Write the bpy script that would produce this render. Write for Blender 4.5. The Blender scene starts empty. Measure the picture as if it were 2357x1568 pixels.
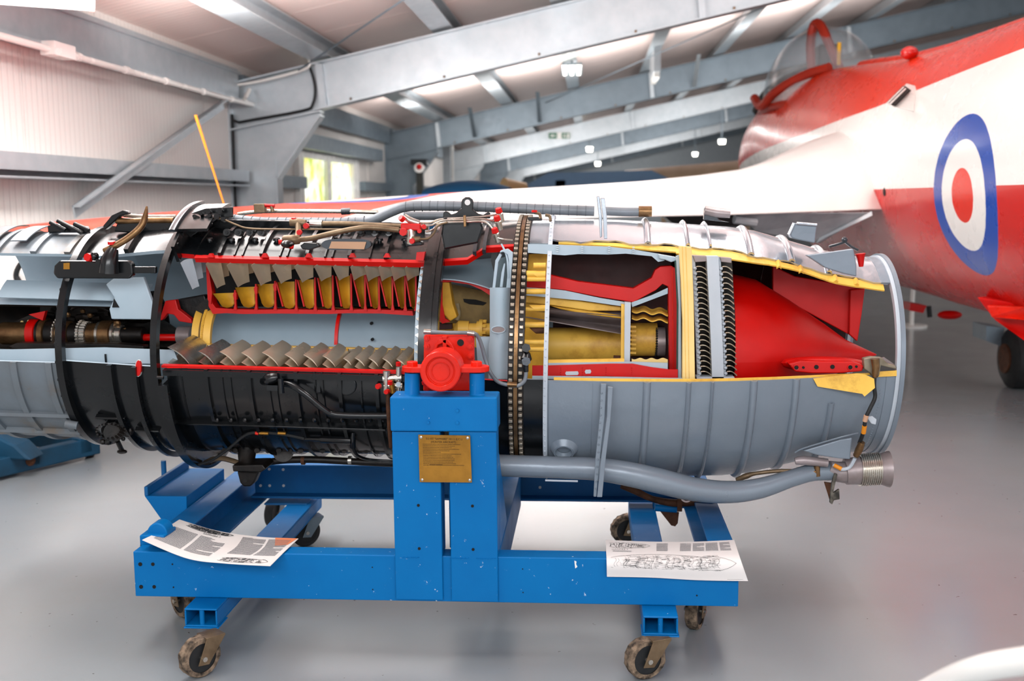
import bpy, math, random
from mathutils import Vector as V, Matrix
rnd = random.Random(7)
S = bpy.context.scene
COL = S.collection
# ---------------------------------------------------------------- camera, world, lights, exposure
W, H, F = 2357, 1568, 2500.0
CAMH = 1.455
YAW, PITCH, ROLL = 0.0720, 0.1291, -0.0092
fw = V((-math.sin(YAW)*math.cos(PITCH), math.cos(YAW)*math.cos(PITCH), -math.sin(PITCH)))
ri = V((math.cos(YAW), math.sin(YAW), 0)); up = ri.cross(fw)
cr, sr = math.cos(ROLL), math.sin(ROLL)
ri, up = cr*ri + sr*up, cr*up - sr*ri
cam = bpy.data.objects.new('camera', bpy.data.cameras.new('camera'))
COL.objects.link(cam)
cam.matrix_world = Matrix(((ri.x, up.x, -fw.x, 0), (ri.y, up.y, -fw.y, 0), (ri.z, up.z, -fw.z, CAMH), (0, 0, 0, 1)))
cam.data.sensor_width = 36; cam.data.lens = 36*F/W
cam.data.clip_start = .05; cam.data.clip_end = 300
cam.data.dof.use_dof = True; cam.data.dof.focus_distance = 3.6; cam.data.dof.aperture_fstop = 3.0
S.camera = cam
S.view_settings.view_transform = 'Standard'; S.view_settings.look = 'None'
S.view_settings.gamma = 1; S.view_settings.use_curve_mapping = False
S.view_settings.exposure = 0.2
wd = bpy.data.worlds.new('world'); S.world = wd; wd.use_nodes = True
wd.node_tree.nodes['Background'].inputs[0].default_value = (.93, .96, 1, 1)
wd.node_tree.nodes['Background'].inputs[1].default_value = 1.3
def area(name, loc, rot, sx, sy, e, col=(1, 1, 1)):
    l = bpy.data.lights.new(name, 'AREA'); l.shape = 'RECTANGLE'; l.size = sx; l.size_y = sy; l.energy = e; l.color = col
    o = bpy.data.objects.new(name, l); o.location = loc; o.rotation_euler = rot; COL.objects.link(o); return o
# added fill lights over the display and behind the visitor, without fixtures
area('hall_fill_light', (-1.6, 3.9, 3.0), (0, 0, 0), .6, 3.0, 60, (1, .98, .95))
area('hall_fill_light', (1.0, 4.0, 3.4), (0, 0, 0), .6, 3.0, 50, (1, .98, .95))
area('hall_fill_light', (-.3, -1.0, 2.5), (math.radians(58), 0, 0), 4.0, 1.0, 120, (.97, .98, 1))  # added front fill to brighten the cut-open interior
for q in range(5):        # added fill rows between the portal frames: down on the floor, up on the roof
    yy = 8.2+q*8.85
    area('hall_fill_light', (-.6, yy, 2.9), (0, 0, 0), 3.6, .5, 52 if q == 0 else 125, (1, .97, .94))
    area('roof_fill_light', (-.9, yy, 2.55), (math.radians(158), 0, 0), 4.0, .4, 120, (1, .95, .92))
    area('roof_fill_light', (3.6, yy, 3.3), (math.radians(158), 0, 0), 4.0, .4, 95, (1, .96, .94))
area('roof_fill_light', (-1.8, 4.5, 2.2), (math.radians(180), 0, 0), 2.5, 1.8, 68, (1, .86, .82))  # added upward fill to brighten the near roof
area('roof_fill_light', (1.6, 6.0, 2.9), (math.radians(180), 0, 0), 2.5, 1.8, 62, (1, .88, .85))
area('hall_fill_light', (-2.6, 5.6, 2.75), (0, math.radians(-12), 0), .4, 3.5, 120, (1, .97, .95))  # added fill near the left wall
# ---------------------------------------------------------------- pixel helpers (2357 x 1568 frame)
O = V((0, 0, CAMH))
def ray(px, py): return ((px-W/2)/F*ri - (py-H/2)/F*up + fw)
def P(px, py, Y):
    d = ray(px, py); return O + d*(Y/d.y)
def PZ(px, py, z):
    d = ray(px, py); return O + d*((z-CAMH)/d.z)
def PX(px, py, x):
    d = ray(px, py); return O + d*(x/d.x)
# engine frame: x along the shaft, -y to the visitor, z up
YA = 3.96
TILT = .025
A0 = P(1357, 800, YA)
ME = Matrix.Translation((A0.x, YA, A0.z)) @ Matrix.Rotation(TILT, 4, 'Y')
MI = ME.inverted(); MR = MI.to_3x3()
OL = MI @ O
def L(px, py, y=0.0):
    d = MR @ ray(px, py); t = (y-OL.y)/d.y
    p = OL + d*t; return V((p.x, y, p.z))
def CY(px, py, r):
    d = MR @ ray(px, py)
    a = d.y**2+d.z**2; b = OL.y*d.y+OL.z*d.z; c = OL.y**2+OL.z**2-r*r
    q = b*b-a*c
    t = (-b-math.sqrt(max(q, 0)))/a
    p = OL + d*t; return p, math.degrees(math.atan2(p.z, -p.y))
def xn(px, r=.42, py=830): return CY(px, py, r)[0].x
def an(px, py, r): return CY(px, py, r)[1]
def sc(y=0.0): return (YA+y)/F
# ---------------------------------------------------------------- materials
def lin(h):
    if isinstance(h, str):
        h = h.lstrip('#'); c = [int(h[i:i+2], 16)/255 for i in (0, 2, 4)]
    else: c = h
    return tuple(((x+.055)/1.055)**2.4 if x > .04045 else x/12.92 for x in c)+(1,)
class NT:
    def __init__(s, name):
        s.m = bpy.data.materials.new(name); s.m.use_nodes = True; s.n = s.m.node_tree.nodes; s.l = s.m.node_tree.links
        s.b = s.n['Principled BSDF']; s.tc = s.n.new('ShaderNodeTexCoord')
    def node(s, t, **k):
        n = s.n.new(t)
        for a, v in k.items():
            if a.startswith('i_'):
                key = a[2:]; key = int(key) if key.isdigit() else key
                if hasattr(v, 'is_output') or hasattr(v, 'links'): s.l.new(v, n.inputs[key])
                else: n.inputs[key].default_value = v
            else: setattr(n, a, v)
        return n
    def noise(s, scale, detail=4, rough=.55, vec=None):
        n = s.node('ShaderNodeTexNoise'); n.inputs['Scale'].default_value = scale
        n.inputs['Detail'].default_value = detail; n.inputs['Roughness'].default_value = rough
        s.l.new(vec or s.tc.outputs['Object'], n.inputs['Vector']); return n.outputs['Fac']
    def math(s, op, a, b=0.0, c=None):
        n = s.node('ShaderNodeMath', operation=op)
        for i, v in enumerate((a, b, c)):
            if v is None: continue
            if hasattr(v, 'links'): s.l.new(v, n.inputs[i])
            else: n.inputs[i].default_value = v
        return n.outputs[0]
    def ramp(s, f, a, b):
        n = s.node('ShaderNodeMapRange', clamp=True); s.l.new(f, n.inputs[0])
        n.inputs[1].default_value = a; n.inputs[2].default_value = b; return n.outputs[0]
    def mix(s, f, a, b):
        n = s.node('ShaderNodeMix', data_type='RGBA')
        for i, v in ((0, f), (6, a), (7, b)):
            if hasattr(v, 'links'): s.l.new(v, n.inputs[i])
            else: n.inputs[i].default_value = v
        return n.outputs[2]
    def bump(s, f, st, dist=.002):
        n = s.node('ShaderNodeBump'); n.inputs['Strength'].default_value = st; n.inputs['Distance'].default_value = dist
        s.l.new(f, n.inputs['Height']); s.l.new(n.outputs[0], s.b.inputs['Normal'])
MATS = {}
def mat(name, col, rough=.45, metal=0.0, col2=None, sc_=9, amt=.35, bump=.12, bs=60, chips=None, chipt=.72, chsc=26, coat=0, dist=.002, stain=None, stsc=5, spec=.35):
    t = NT(name); b = t.b
    c1 = lin(col); c2 = lin(col2) if col2 else tuple(x*.72 for x in c1[:3])+(1,)
    f = t.ramp(t.noise(sc_, 6), .35, .75)
    f = t.math('MULTIPLY', f, amt)
    c = t.mix(f, c1, c2)
    if stain:
        g = t.ramp(t.noise(stsc, 7, .7), .52, .68); c = t.mix(t.math('MULTIPLY', g, .8), c, lin(stain))
    if chips:
        g = t.ramp(t.noise(chsc, 8, .75), chipt, chipt+.02)
        c = t.mix(g, c, lin(chips))
    t.l.new(c, b.inputs['Base Color'])
    b.inputs['Metallic'].default_value = metal; b.inputs['Specular IOR Level'].default_value = spec
    rr = t.math('MULTIPLY_ADD', t.noise(sc_*2.3, 5), .25, rough-.12); t.l.new(rr, b.inputs['Roughness'])
    if coat: b.inputs['Coat Weight'].default_value = coat; b.inputs['Coat Roughness'].default_value = .12
    if bump: t.bump(t.noise(bs, 5), bump, dist)
    MATS[name] = t.m; return t.m
BLUE = mat('blue_paint', '#0068a8', .45, 0, '#005c9c', 5, .6, .25, 30, '#cfdfe8', .665, 40, spec=.15)
BLUED = mat('blue_paint_dusty', '#0064a4', .5, 0, '#0a4c78', 4, .8, .3, 30, '#c9b9a0', .74, 34)
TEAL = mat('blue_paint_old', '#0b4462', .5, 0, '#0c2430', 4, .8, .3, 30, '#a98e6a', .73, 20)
REDO = mat('orange_red_paint', '#d41e08', .3, 0, '#b01004', 12, .6, .4, 40, '#f0a090', .79, 60, .12, spec=.25)
RED = mat('red_paint', '#c40400', .42, 0, '#a00200', 8, .5, .12, 60)
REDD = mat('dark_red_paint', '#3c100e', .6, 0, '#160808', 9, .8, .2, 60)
YEL = mat('yellow_primer', '#f0c255', .45, 0, '#c98f2a', 7, .55, .2, 50, None, stain='#b98536', stsc=6)
YELD = mat('yellow_ochre_paint', '#e4b034', .5, 0, '#8a5f14', 9, .7, .25, 50)
CREAM = mat('pale_yellow_wood', '#ecd08a', .5, 0, '#d9b262', 5, .6, .2, 40)
LBL = mat('pale_blue_paint', '#a9b9c4', .42, 0, '#8ea6b3', 4, .6, .12, 30)
LGR = mat('pale_grey_paint', '#b9c1c9', .42, 0, '#9aa5b0', 6, .5, .15, 40)
BLK = mat('black_enamel', '#090b0d', .24, 0, '#15181b', 7, .5, .12, 55, '#7c7a74', .81, 40, .15, .001)
BLKR = mat('black_oily_metal', '#0a0a0b', .42, .2, '#2d241d', 14, .7, .5, 60, None, dist=.002)
GUN = mat('gunmetal_enamel', '#3a3f45', .24, .35, '#22262a', 6, .6, .25, 45, None, coat=.3)
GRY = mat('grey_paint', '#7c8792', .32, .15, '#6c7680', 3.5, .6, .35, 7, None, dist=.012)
SIL = mat('silver_and_lit_grey_paint', '#b9c0c8', .20, .75, '#9aa2aa', 4, .5, .35, 12, None, dist=.006, coat=.2)  # silver; on the upper casing, grey paint with roof light painted in
DGR = mat('dull_grey_paint', '#6a747c', .5, .1, '#58534c', 4, .7, .25, 25, None, stain='#6d5c48', stsc=4)
STL = mat('bare_steel', '#c4c0b8', .25, .9, '#8a7860', 14, .6, .2, 60)
BLD = mat('blade_metal', '#d2c6b0', .22, .62, '#a08a66', 5, .5, .06, 20)
BRZ = mat('bronze_metal', '#8a6a48', .35, .8, '#3a2416', 22, .8, .5, 70)
BRN = mat('brown_pipe_metal', '#7a6750', .42, .5, '#4a3826', 20, .7, .5, 70)
RUST = mat('rusty_metal', '#5c3a26', .7, .3, '#2e1d14', 24, .9, .8, 80, dist=.004)
HOSE = mat('hose_grey', '#767d84', .45, .2, '#5c5f62', 16, .7, .35, 60)
RUBB = mat('black_rubber', '#17191b', .6, 0, '#2a2a2a', 20, .5, .3, 60)
TYRE = mat('muddy_tyre', '#8c7864', .85, 0, '#1e1a16', 40, 1.3, 1.0, 60, None, dist=.008)
DARK = mat('dark_hole', '#060606', .7, 0, None, 9, 0, 0)
BRASS = mat('brass_plate', '#a9782f', .32, .75, '#6e4c1e', 9, .9, .15, 120, '#241a10', .74, 30)
INK = mat('printed_ink', '#26282c', .7, 0, None, 9, 0, 0)
INKB = mat('engraved_ink', '#3a2810', .6, .3, None, 9, 0, 0)
PAPER = mat('paper', '#d9d6d4', .55, 0, '#cfc6c2', 5, .5, .05, 30)
WHT = mat('white_gloss_paint', '#e6e6e2', .25, 0, '#d8d8d6', 2, .4, .05, 8, coat=.3)
ORG = mat('orange_plastic', '#e08a1a', .45, 0, None, 9, .1, 0)
MAUV = mat('heat_stained_steel', '#9a8f90', .38, .35, '#5d4a3c', 9, .7, .3, 30)
GALV = mat('galvanised_steel', '#b2babf', .36, .5, '#98a4ab', 7, .5, .05, 20)
GALVD = mat('galvanised_steel_dark', '#74818a', .4, .5, '#5e6b75', 5, .5, .08, 20)
def paneled(name, col, axis, period):
    t = NT(name); c1 = lin(col)
    sep = t.node('ShaderNodeSeparateXYZ'); t.l.new(t.tc.outputs['Object'], sep.inputs[0])
    u = t.math('MODULO', t.math('ADD', sep.outputs[axis], 100.0), period)
    g = t.math('PINGPONG', u, period/2)
    g = t.ramp(g, 0, period*.18)
    c = t.mix(g, tuple(x*.88 for x in c1[:3])+(1,), c1)
    t.l.new(c, t.b.inputs['Base Color']); t.b.inputs['Roughness'].default_value = .42
    t.bump(g, .5, .004); return t.m
WALLM = paneled('white_wall_cladding', '#d6d2ce', 1, .075)
CEILM = paneled('white_roof_cladding', '#e2cfc9', 1, .09)
def floor_mat():
    t = NT('painted_concrete'); b = t.b
    c = t.mix(t.ramp(t.noise(.35, 4), .35, .7), lin('#858d92'), lin('#999fa1'))
    c = t.mix(t.math('MULTIPLY', t.ramp(t.noise(2.2, 7, .7), .5, .8), .25), c, lin('#8e8a82'))
    sp = t.ramp(t.noise(34, 3, .4), .745, .76); c = t.mix(t.math('MULTIPLY', sp, .7), c, lin('#3c3833'))
    t.l.new(c, b.inputs['Base Color'])
    t.l.new(t.math('MULTIPLY_ADD', t.noise(1.3, 6, .6), .28, .08), b.inputs['Roughness'])
    b.inputs['Coat Weight'].default_value = .6; b.inputs['Coat Roughness'].default_value = .18
    t.bump(t.noise(3.0, 3), .12, .01); return t.m
FLOORM = floor_mat()
def emis(name, col, e):
    t = NT(name); t.b.inputs['Base Color'].default_value = lin(col); t.b.inputs['Emission Color'].default_value = lin(col)
    t.b.inputs['Emission Strength'].default_value = e; return t.m
LAMP = emis('lamp_face', '#fff6e6', 9)
def glass(name, col, alpha):
    t = NT(name); t.b.inputs['Base Color'].default_value = lin(col); t.b.inputs['Roughness'].default_value = .06
    t.b.inputs['Alpha'].default_value = alpha; t.b.inputs['Coat Weight'].default_value = .6; return t.m
GLS = glass('clear_perspex', '#b8c0c4', .22)
# ---------------------------------------------------------------- mesh builder
class MB:
    def __init__(s): s.v = []; s.f = []; s.mi = []
    def add(s, vs, fs, m=0):
        k = len(s.v); s.v += [tuple(v) for v in vs]; s.f += [tuple(i+k for i in f) for f in fs]; s.mi += [m]*len(fs); return s
    def hexa(s, p, m=0):   # 8 corners, bottom 4 ccw then top 4
        return s.add(p, [(0, 3, 2, 1), (4, 5, 6, 7), (0, 1, 5, 4), (1, 2, 6, 5), (2, 3, 7, 6), (3, 0, 4, 7)], m)
    def box(s, x0, x1, y0, y1, z0, z1, m=0):
        return s.hexa([(x0, y0, z0), (x1, y0, z0), (x1, y1, z0), (x0, y1, z0), (x0, y0, z1), (x1, y0, z1), (x1, y1, z1), (x0, y1, z1)], m)
    def prism(s, pts, ex, m=0):
        n = len(pts); ex = V(ex); a = [V(p) for p in pts]
        return s.add(a+[p+ex for p in a], [tuple(range(n)), tuple(range(2*n-1, n-1, -1))]+[(i, i+n, (i+1) % n+n, (i+1) % n) for i in range(n)], m)
    def tube(s, pts, r, n=12, cap=True, m=0, smooth=0):
        pts = [V(p) for p in pts]
        rr = list(r) if isinstance(r, (list, tuple)) else [r]*len(pts)
        if smooth and len(pts) > 2:
            q = []; qr = []
            for i in range(len(pts)-1):
                p0 = pts[max(i-1, 0)]; p1 = pts[i]; p2 = pts[i+1]; p3 = pts[min(i+2, len(pts)-1)]
                for k in range(smooth):
                    t = k/smooth
                    q.append(.5*((2*p1)+(p2-p0)*t+(2*p0-5*p1+4*p2-p3)*t*t+(3*p1-p0-3*p2+p3)*t**3)); qr.append(rr[i]*(1-t)+rr[i+1]*t)
            q.append(pts[-1]); qr.append(rr[-1]); pts, rr = q, qr
        vs = []; N = len(pts); nrm = None
        for i, p in enumerate(pts):
            d = (pts[min(i+1, N-1)]-pts[max(i-1, 0)]).normalized()
            if nrm is None: nrm = d.orthogonal().normalized()
            nrm = (nrm-d*nrm.dot(d)).normalized(); b = d.cross(nrm)
            for k in range(n):
                a = 2*math.pi*k/n; vs.append(p+(nrm*math.cos(a)+b*math.sin(a))*rr[i])
        fs = [(i*n+k, i*n+(k+1) % n, (i+1)*n+(k+1) % n, (i+1)*n+k) for i in range(N-1) for k in range(n)]
        if cap: fs += [tuple(range(n-1, -1, -1)), tuple((N-1)*n+k for k in range(n))]
        return s.add(vs, fs, m)
    def cyl(s, a, b, r, r2=None, n=16, m=0): return s.tube([a, b], [r, r if r2 is None else r2], n, True, m)
    def ball(s, c, r, n=12, sx=1, sy=1, sz=1, m=0):
        c = V(c); h = n//2; vs = [c+V((0, 0, r*sz))]; fs = []
        for i in range(1, h):
            for k in range(n):
                a = math.pi*i/h; b = 2*math.pi*k/n
                vs.append(c+V((r*sx*math.sin(a)*math.cos(b), r*sy*math.sin(a)*math.sin(b), r*sz*math.cos(a))))
        vs.append(c-V((0, 0, r*sz))); e = len(vs)-1
        for k in range(n):
            fs.append((0, 1+k, 1+(k+1) % n)); fs.append((e, e-n+(k+1) % n, e-n+k))
            for i in range(h-2): fs.append((1+i*n+k, 1+(i+1)*n+k, 1+(i+1)*n+(k+1) % n, 1+i*n+(k+1) % n))
        return s.add(vs, fs, m)
    def sector(s, prof, a0, a1, th, n=64, mo=0, mi=0, me=0):
        """shell round the shaft; prof [(x, r)], angles in degrees (number or list per station), 0 = towards visitor, 90 = up"""
        N = len(prof); A0_ = a0 if isinstance(a0, list) else [a0]*N; A1_ = a1 if isinstance(a1, list) else [a1]*N
        full = abs((A1_[0]-A0_[0])-360) < 1e-6
        k0 = len(s.v)
        for i, (x, r) in enumerate(prof):
            for q in (r, r-th):
                for j in range(n+1):
                    a = math.radians(A0_[i]+(A1_[i]-A0_[i])*j/n); s.v.append((x, -q*math.cos(a), q*math.sin(a)))
        def id_(i, q, j): return k0+(i*2+q)*(n+1)+j
        def F_(f, m): s.f.append(f); s.mi.append(m)
        for i in range(N-1):
            for j in range(n):
                F_((id_(i, 0, j), id_(i, 0, j+1), id_(i+1, 0, j+1), id_(i+1, 0, j)), mo)
                F_((id_(i, 1, j), id_(i+1, 1, j), id_(i+1, 1, j+1), id_(i, 1, j+1)), mi)
            if not full:
                F_((id_(i, 0, 0), id_(i+1, 0, 0), id_(i+1, 1, 0), id_(i, 1, 0)), me)
                F_((id_(i, 0, n), id_(i, 1, n), id_(i+1, 1, n), id_(i+1, 0, n)), me)
        for j in range(n):
            F_((id_(0, 0, j), id_(0, 1, j), id_(0, 1, j+1), id_(0, 0, j+1)), me)
            F_((id_(N-1, 0, j), id_(N-1, 0, j+1), id_(N-1, 1, j+1), id_(N-1, 1, j)), me)
        return s
    def grid(s, fn, nu, nv, th=0.0, m=0, closed=False):
        P_ = [[V(fn(i/nu, j/nv)) for j in range(nv+1)] for i in range(nu+1)]
        def id_(i, j): return i*(nv+1)+j
        vs = [p for r in P_ for p in r]
        fs = [(id_(i, j), id_(i+1, j), id_(i+1, j+1), id_(i, j+1)) for i in range(nu) for j in range(nv)]
        if th:
            K = len(vs); back = []
            for i in range(nu+1):
                for j in range(nv+1):
                    a = P_[min(i+1, nu)][j]-P_[max(i-1, 0)][j]; b = P_[i][min(j+1, nv)]-P_[i][max(j-1, 0)]
                    back.append(P_[i][j]-a.cross(b).normalized()*th)
            vs += back; fs += [tuple(K+q for q in reversed(f)) for f in fs[:]]
            for i in range(nu):
                fs += [(id_(i, 0), K+id_(i, 0), K+id_(i+1, 0), id_(i+1, 0)), (id_(i, nv), id_(i+1, nv), K+id_(i+1, nv), K+id_(i, nv))]
            for j in range(nv):
                fs += [(id_(0, j), id_(0, j+1), K+id_(0, j+1), K+id_(0, j)), (id_(nu, j), K+id_(nu, j), K+id_(nu, j+1), id_(nu, j+1))]
        return s.add(vs, fs, m)
def obj(name, mb, mats, parent=None, kind=None, label=None, ang=35, bevel=0, world=False, smooth=True):
    me = bpy.data.meshes.new(name)
    vs = mb.v
    if world and parent is not None:
        r = parent
        while r.parent: r = r.parent
        inv = r.matrix_basis.inverted(); vs = [tuple(inv @ V(v)) for v in vs]
    me.from_pydata(vs, [], mb.f); me.update()
    if not isinstance(mats, (list, tuple)): mats = [mats]
    for m_ in mats: me.materials.append(m_)
    if len(mats) > 1: me.polygons.foreach_set('material_index', mb.mi)
    if smooth:
        me.polygons.foreach_set('use_smooth', [True]*len(me.polygons)); me.set_sharp_from_angle(angle=math.radians(ang))
    o = bpy.data.objects.new(name, me); COL.objects.link(o)
    if parent is not None: o.parent = parent
    if kind: o['kind'] = kind
    if label: o['label'] = label
    if bevel:
        b = o.modifiers.new('edge', 'BEVEL'); b.width = bevel; b.segments = 2; b.limit_method = 'ANGLE'; b.angle_limit = math.radians(40)
    return o
def thing(name, label, cat, loc=(0, 0, 0), group=None, rot=(0, 0, 0)):
    o = bpy.data.objects.new(name, None); o.empty_display_size = .1; COL.objects.link(o); o.location = loc; o.rotation_euler = rot
    o.matrix_basis = Matrix.Translation(loc) @ Matrix.Rotation(rot[2], 4, 'Z') if not rot[1] else Matrix.Translation(loc) @ Matrix.Rotation(rot[1], 4, 'Y')
    o['label'] = label; o['category'] = cat
    if group: o['group'] = group
    return o
def tag(o, label, cat, group=None):
    o['label'] = label; o['category'] = cat
    if group: o['group'] = group
    return o
def copy_mesh(src, name, parent, mw=None):
    o = bpy.data.objects.new(name, src.data); COL.objects.link(o); o.parent = parent
    if mw is not None: o.matrix_basis = mw
    return o
# ================================================================ THE HALL
XW = -3.8; SL = .212
def zroof(x): return 2.69+(x-XW)*SL     # top of rafter
fl = MB().box(-9, 22, -4, 75, -.1, 0)
obj('floor', fl, FLOORM, kind='structure', smooth=False)
wl = MB().box(XW-.12, XW-.02, -4, 75, 0, 3.2)
wall = obj('wall_left', wl, WALLM, kind='structure', smooth=False)
WIN = [(14.0, 17.7, .9, 2.1)]
k = 0
y = 2.6
while y < 60:
    y1 = y+1.15
    seg = [(0, 2.95)]
    if y1 > 13.9 and y < 17.8: seg = [(0, .9), (2.12, 2.95)]
    m_ = MB()
    for a, b in seg: m_.box(XW-.02, XW, y+.004, y1-.004, a, b)
    obj('wall_panel', m_, WALLM, wall, smooth=False)
    y = y1
# daylight window in the left wall
w1 = MB()
for a, b in ((14.0, 14.25), (15.55, 15.75), (17.3, 17.7)): w1.box(XW-.02, XW+.05, a, b, .9, 2.12)
for a, b in ((.9, .98), (2.03, 2.12)): w1.box(XW-.02, XW+.045, 14.0, 17.7, a, b)
win = obj('window_1', w1, WHT, kind='structure', smooth=False)
def outside_mat():
    t = NT('garden_daylight'); c = t.mix(t.ramp(t.noise(2.2, 6), .4, .65), lin('#e9f0ea'), lin('#9fae3f'))
    c = t.mix(t.ramp(t.noise(4.5, 4), .5, .7), c, lin('#f5c64a'))
    t.l.new(c, t.b.inputs['Emission Color']); t.b.inputs['Emission Strength'].default_value = 2.6; t.b.inputs['Base Color'].default_value = (0, 0, 0, 1); return t.m
obj('garden_view', MB().box(XW-.019, XW-.012, 14.1, 17.6, .95, 2.08), outside_mat(), win, smooth=False)
obj('window_pane', MB().box(XW+.0, XW+.004, 14.2, 17.4, .97, 2.04), GLS, win, smooth=False)
# girts, eave beam, brace, conduit
def cchan(m, p0, p1, a, b, d=.012):  # not used for slanted members
    return m
for zz in (1.62, .55):
    g = MB(); g.box(XW, XW+.2, 2, 11.42, zz+.15, zz+.162); g.box(XW+.188, XW+.2, 2, 11.42, zz+.05, zz+.15); g.box(XW, XW+.012, 2, 11.42, zz, zz+.15); g.box(XW, XW+.2, 2, 11.42, zz+.0, zz+.012)
    obj('girt', g, GALV, wall, smooth=False)
    for q in range(1, 5):
        g = MB(); a, b = 11.55+(q-1)*8.85, 11.3+q*8.85
        if q == 1 and zz > 1: 
            g.box(XW, XW+.15, a, 14.0, zz, zz+.15); g.box(XW, XW+.15, 17.7, b, zz, zz+.15)
        else: g.box(XW, XW+.15, a, b, zz, zz+.15)
        obj('girt', g, GALVD, wall, smooth=False)
g = MB(); g.box(XW+.02, XW+.2, 12, 19, 2.13, 2.33); obj('window_lintel', g, GALVD, wall, smooth=False)
g = MB(); g.box(XW, XW+.16, 2, 11.4, 2.78, 2.80); g.box(XW+.1, XW+.13, 2, 11.4, 2.50, 2.83); g.box(XW+.02, XW+.2, 2, 11.4, 2.50, 2.52)
obj('eave_beam', g, GALV, wall, smooth=False)
for q in range(1, 5):
    g = MB().box(XW+.05, XW+.12, 11.6+(q-1)*8.85, 11.3+q*8.85, 2.5, 2.8); obj('eave_beam', g, GALVD, wall, smooth=False)
a, b = PX(512, 240, XW+.23), PX(168, 488, XW+.23)
g = MB(); dn = V((0, 0, 1)).cross((b-a).normalized()).normalized(); pp = (b-a).normalized().cross(V((1, 0, 0)))
g.prism([a+pp*.045, b+pp*.045, b-pp*.045, a-pp*.045], (.012, 0, 0)); g.prism([a+pp*.045, b+pp*.045, b+pp*.033, a+pp*.033], (.06, 0, 0))
obj('diagonal_brace', g, GALV, wall, smooth=False)
g = MB().tube([(XW+.24, 2, 2.47), (XW+.24, 10.9, 2.47), (XW+.24, 11.2, 2.5), (XW+.25, 11.38, 2.62)], .022, 10, smooth=4)
for yy in (7.5, 8.3, 9.1, 10.0, 10.8): g.cyl((XW+.24, yy, 2.47), (XW+.24, yy+.06, 2.47), .03, n=10)
g.box(XW+.19, XW+.29, 7.1, 7.4, 2.43, 2.52)
obj('cable_conduit', g, WHT, wall)
obj('wall_back', MB().box(-9, 14, 62, 62.1, 0, 7), GALV, kind='structure', smooth=False)
obj('wall_right', MB().box(13.9, 14, 9, 62, 0, 7), WALLM, kind='structure', smooth=False)
# ceiling with panels, purlins, rafters
cz = .22
ce = MB().hexa([(XW-.1, -4, zroof(XW)+cz+.03), (14, -4, zroof(14)+cz+.03), (14, 75, zroof(14)+cz+.03), (XW-.1, 75, zroof(XW)+cz+.03),
                (XW-.1, -4, zroof(XW)+cz+.1), (14, -4, zroof(14)+cz+.1), (14, 75, zroof(14)+cz+.1), (XW-.1, 75, zroof(XW)+cz+.1)])
ceil = obj('ceiling', ce, CEILM, kind='structure', smooth=False)
y = 2.0
while y < 52:
    y1 = y+1.15
    a, b = zroof(XW)+cz, zroof(14)+cz
    g = MB().hexa([(XW-.1, y+.005, a), (14, y+.005, b), (14, y1-.005, b), (XW-.1, y1-.005, a), (XW-.1, y+.005, a+.029), (14, y+.005, b+.029), (14, y1-.005, b+.029), (XW-.1, y1-.005, a+.029)])
    obj('roof_panel', g, CEILM, ceil, smooth=False); y = y1
PUR = [-2.8, -1.52, -.3, 1.0, 2.3, 3.6, 5.0, 6.4]
for x in PUR:
    zb = zroof(x)
    g = MB()
    g.prism([(x-.10, 2, zb+.005), (x+.11, 2, zb+.05), (x+.11, 2, zb+.062), (x-.10, 2, zb+.017)], (0, 60, 0))
    g.box(x-.006, x+.006, 2, 62, zb+.03, zb+cz-.01)
    g.prism([(x-.0, 2, zb+cz-.03), (x+.09, 2, zb+cz-.012), (x+.09, 2, zb+cz+.0), (x-.0, 2, zb+cz-.012)], (0, 60, 0))
    obj('purlin', g, GALV, ceil, smooth=False)
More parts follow.
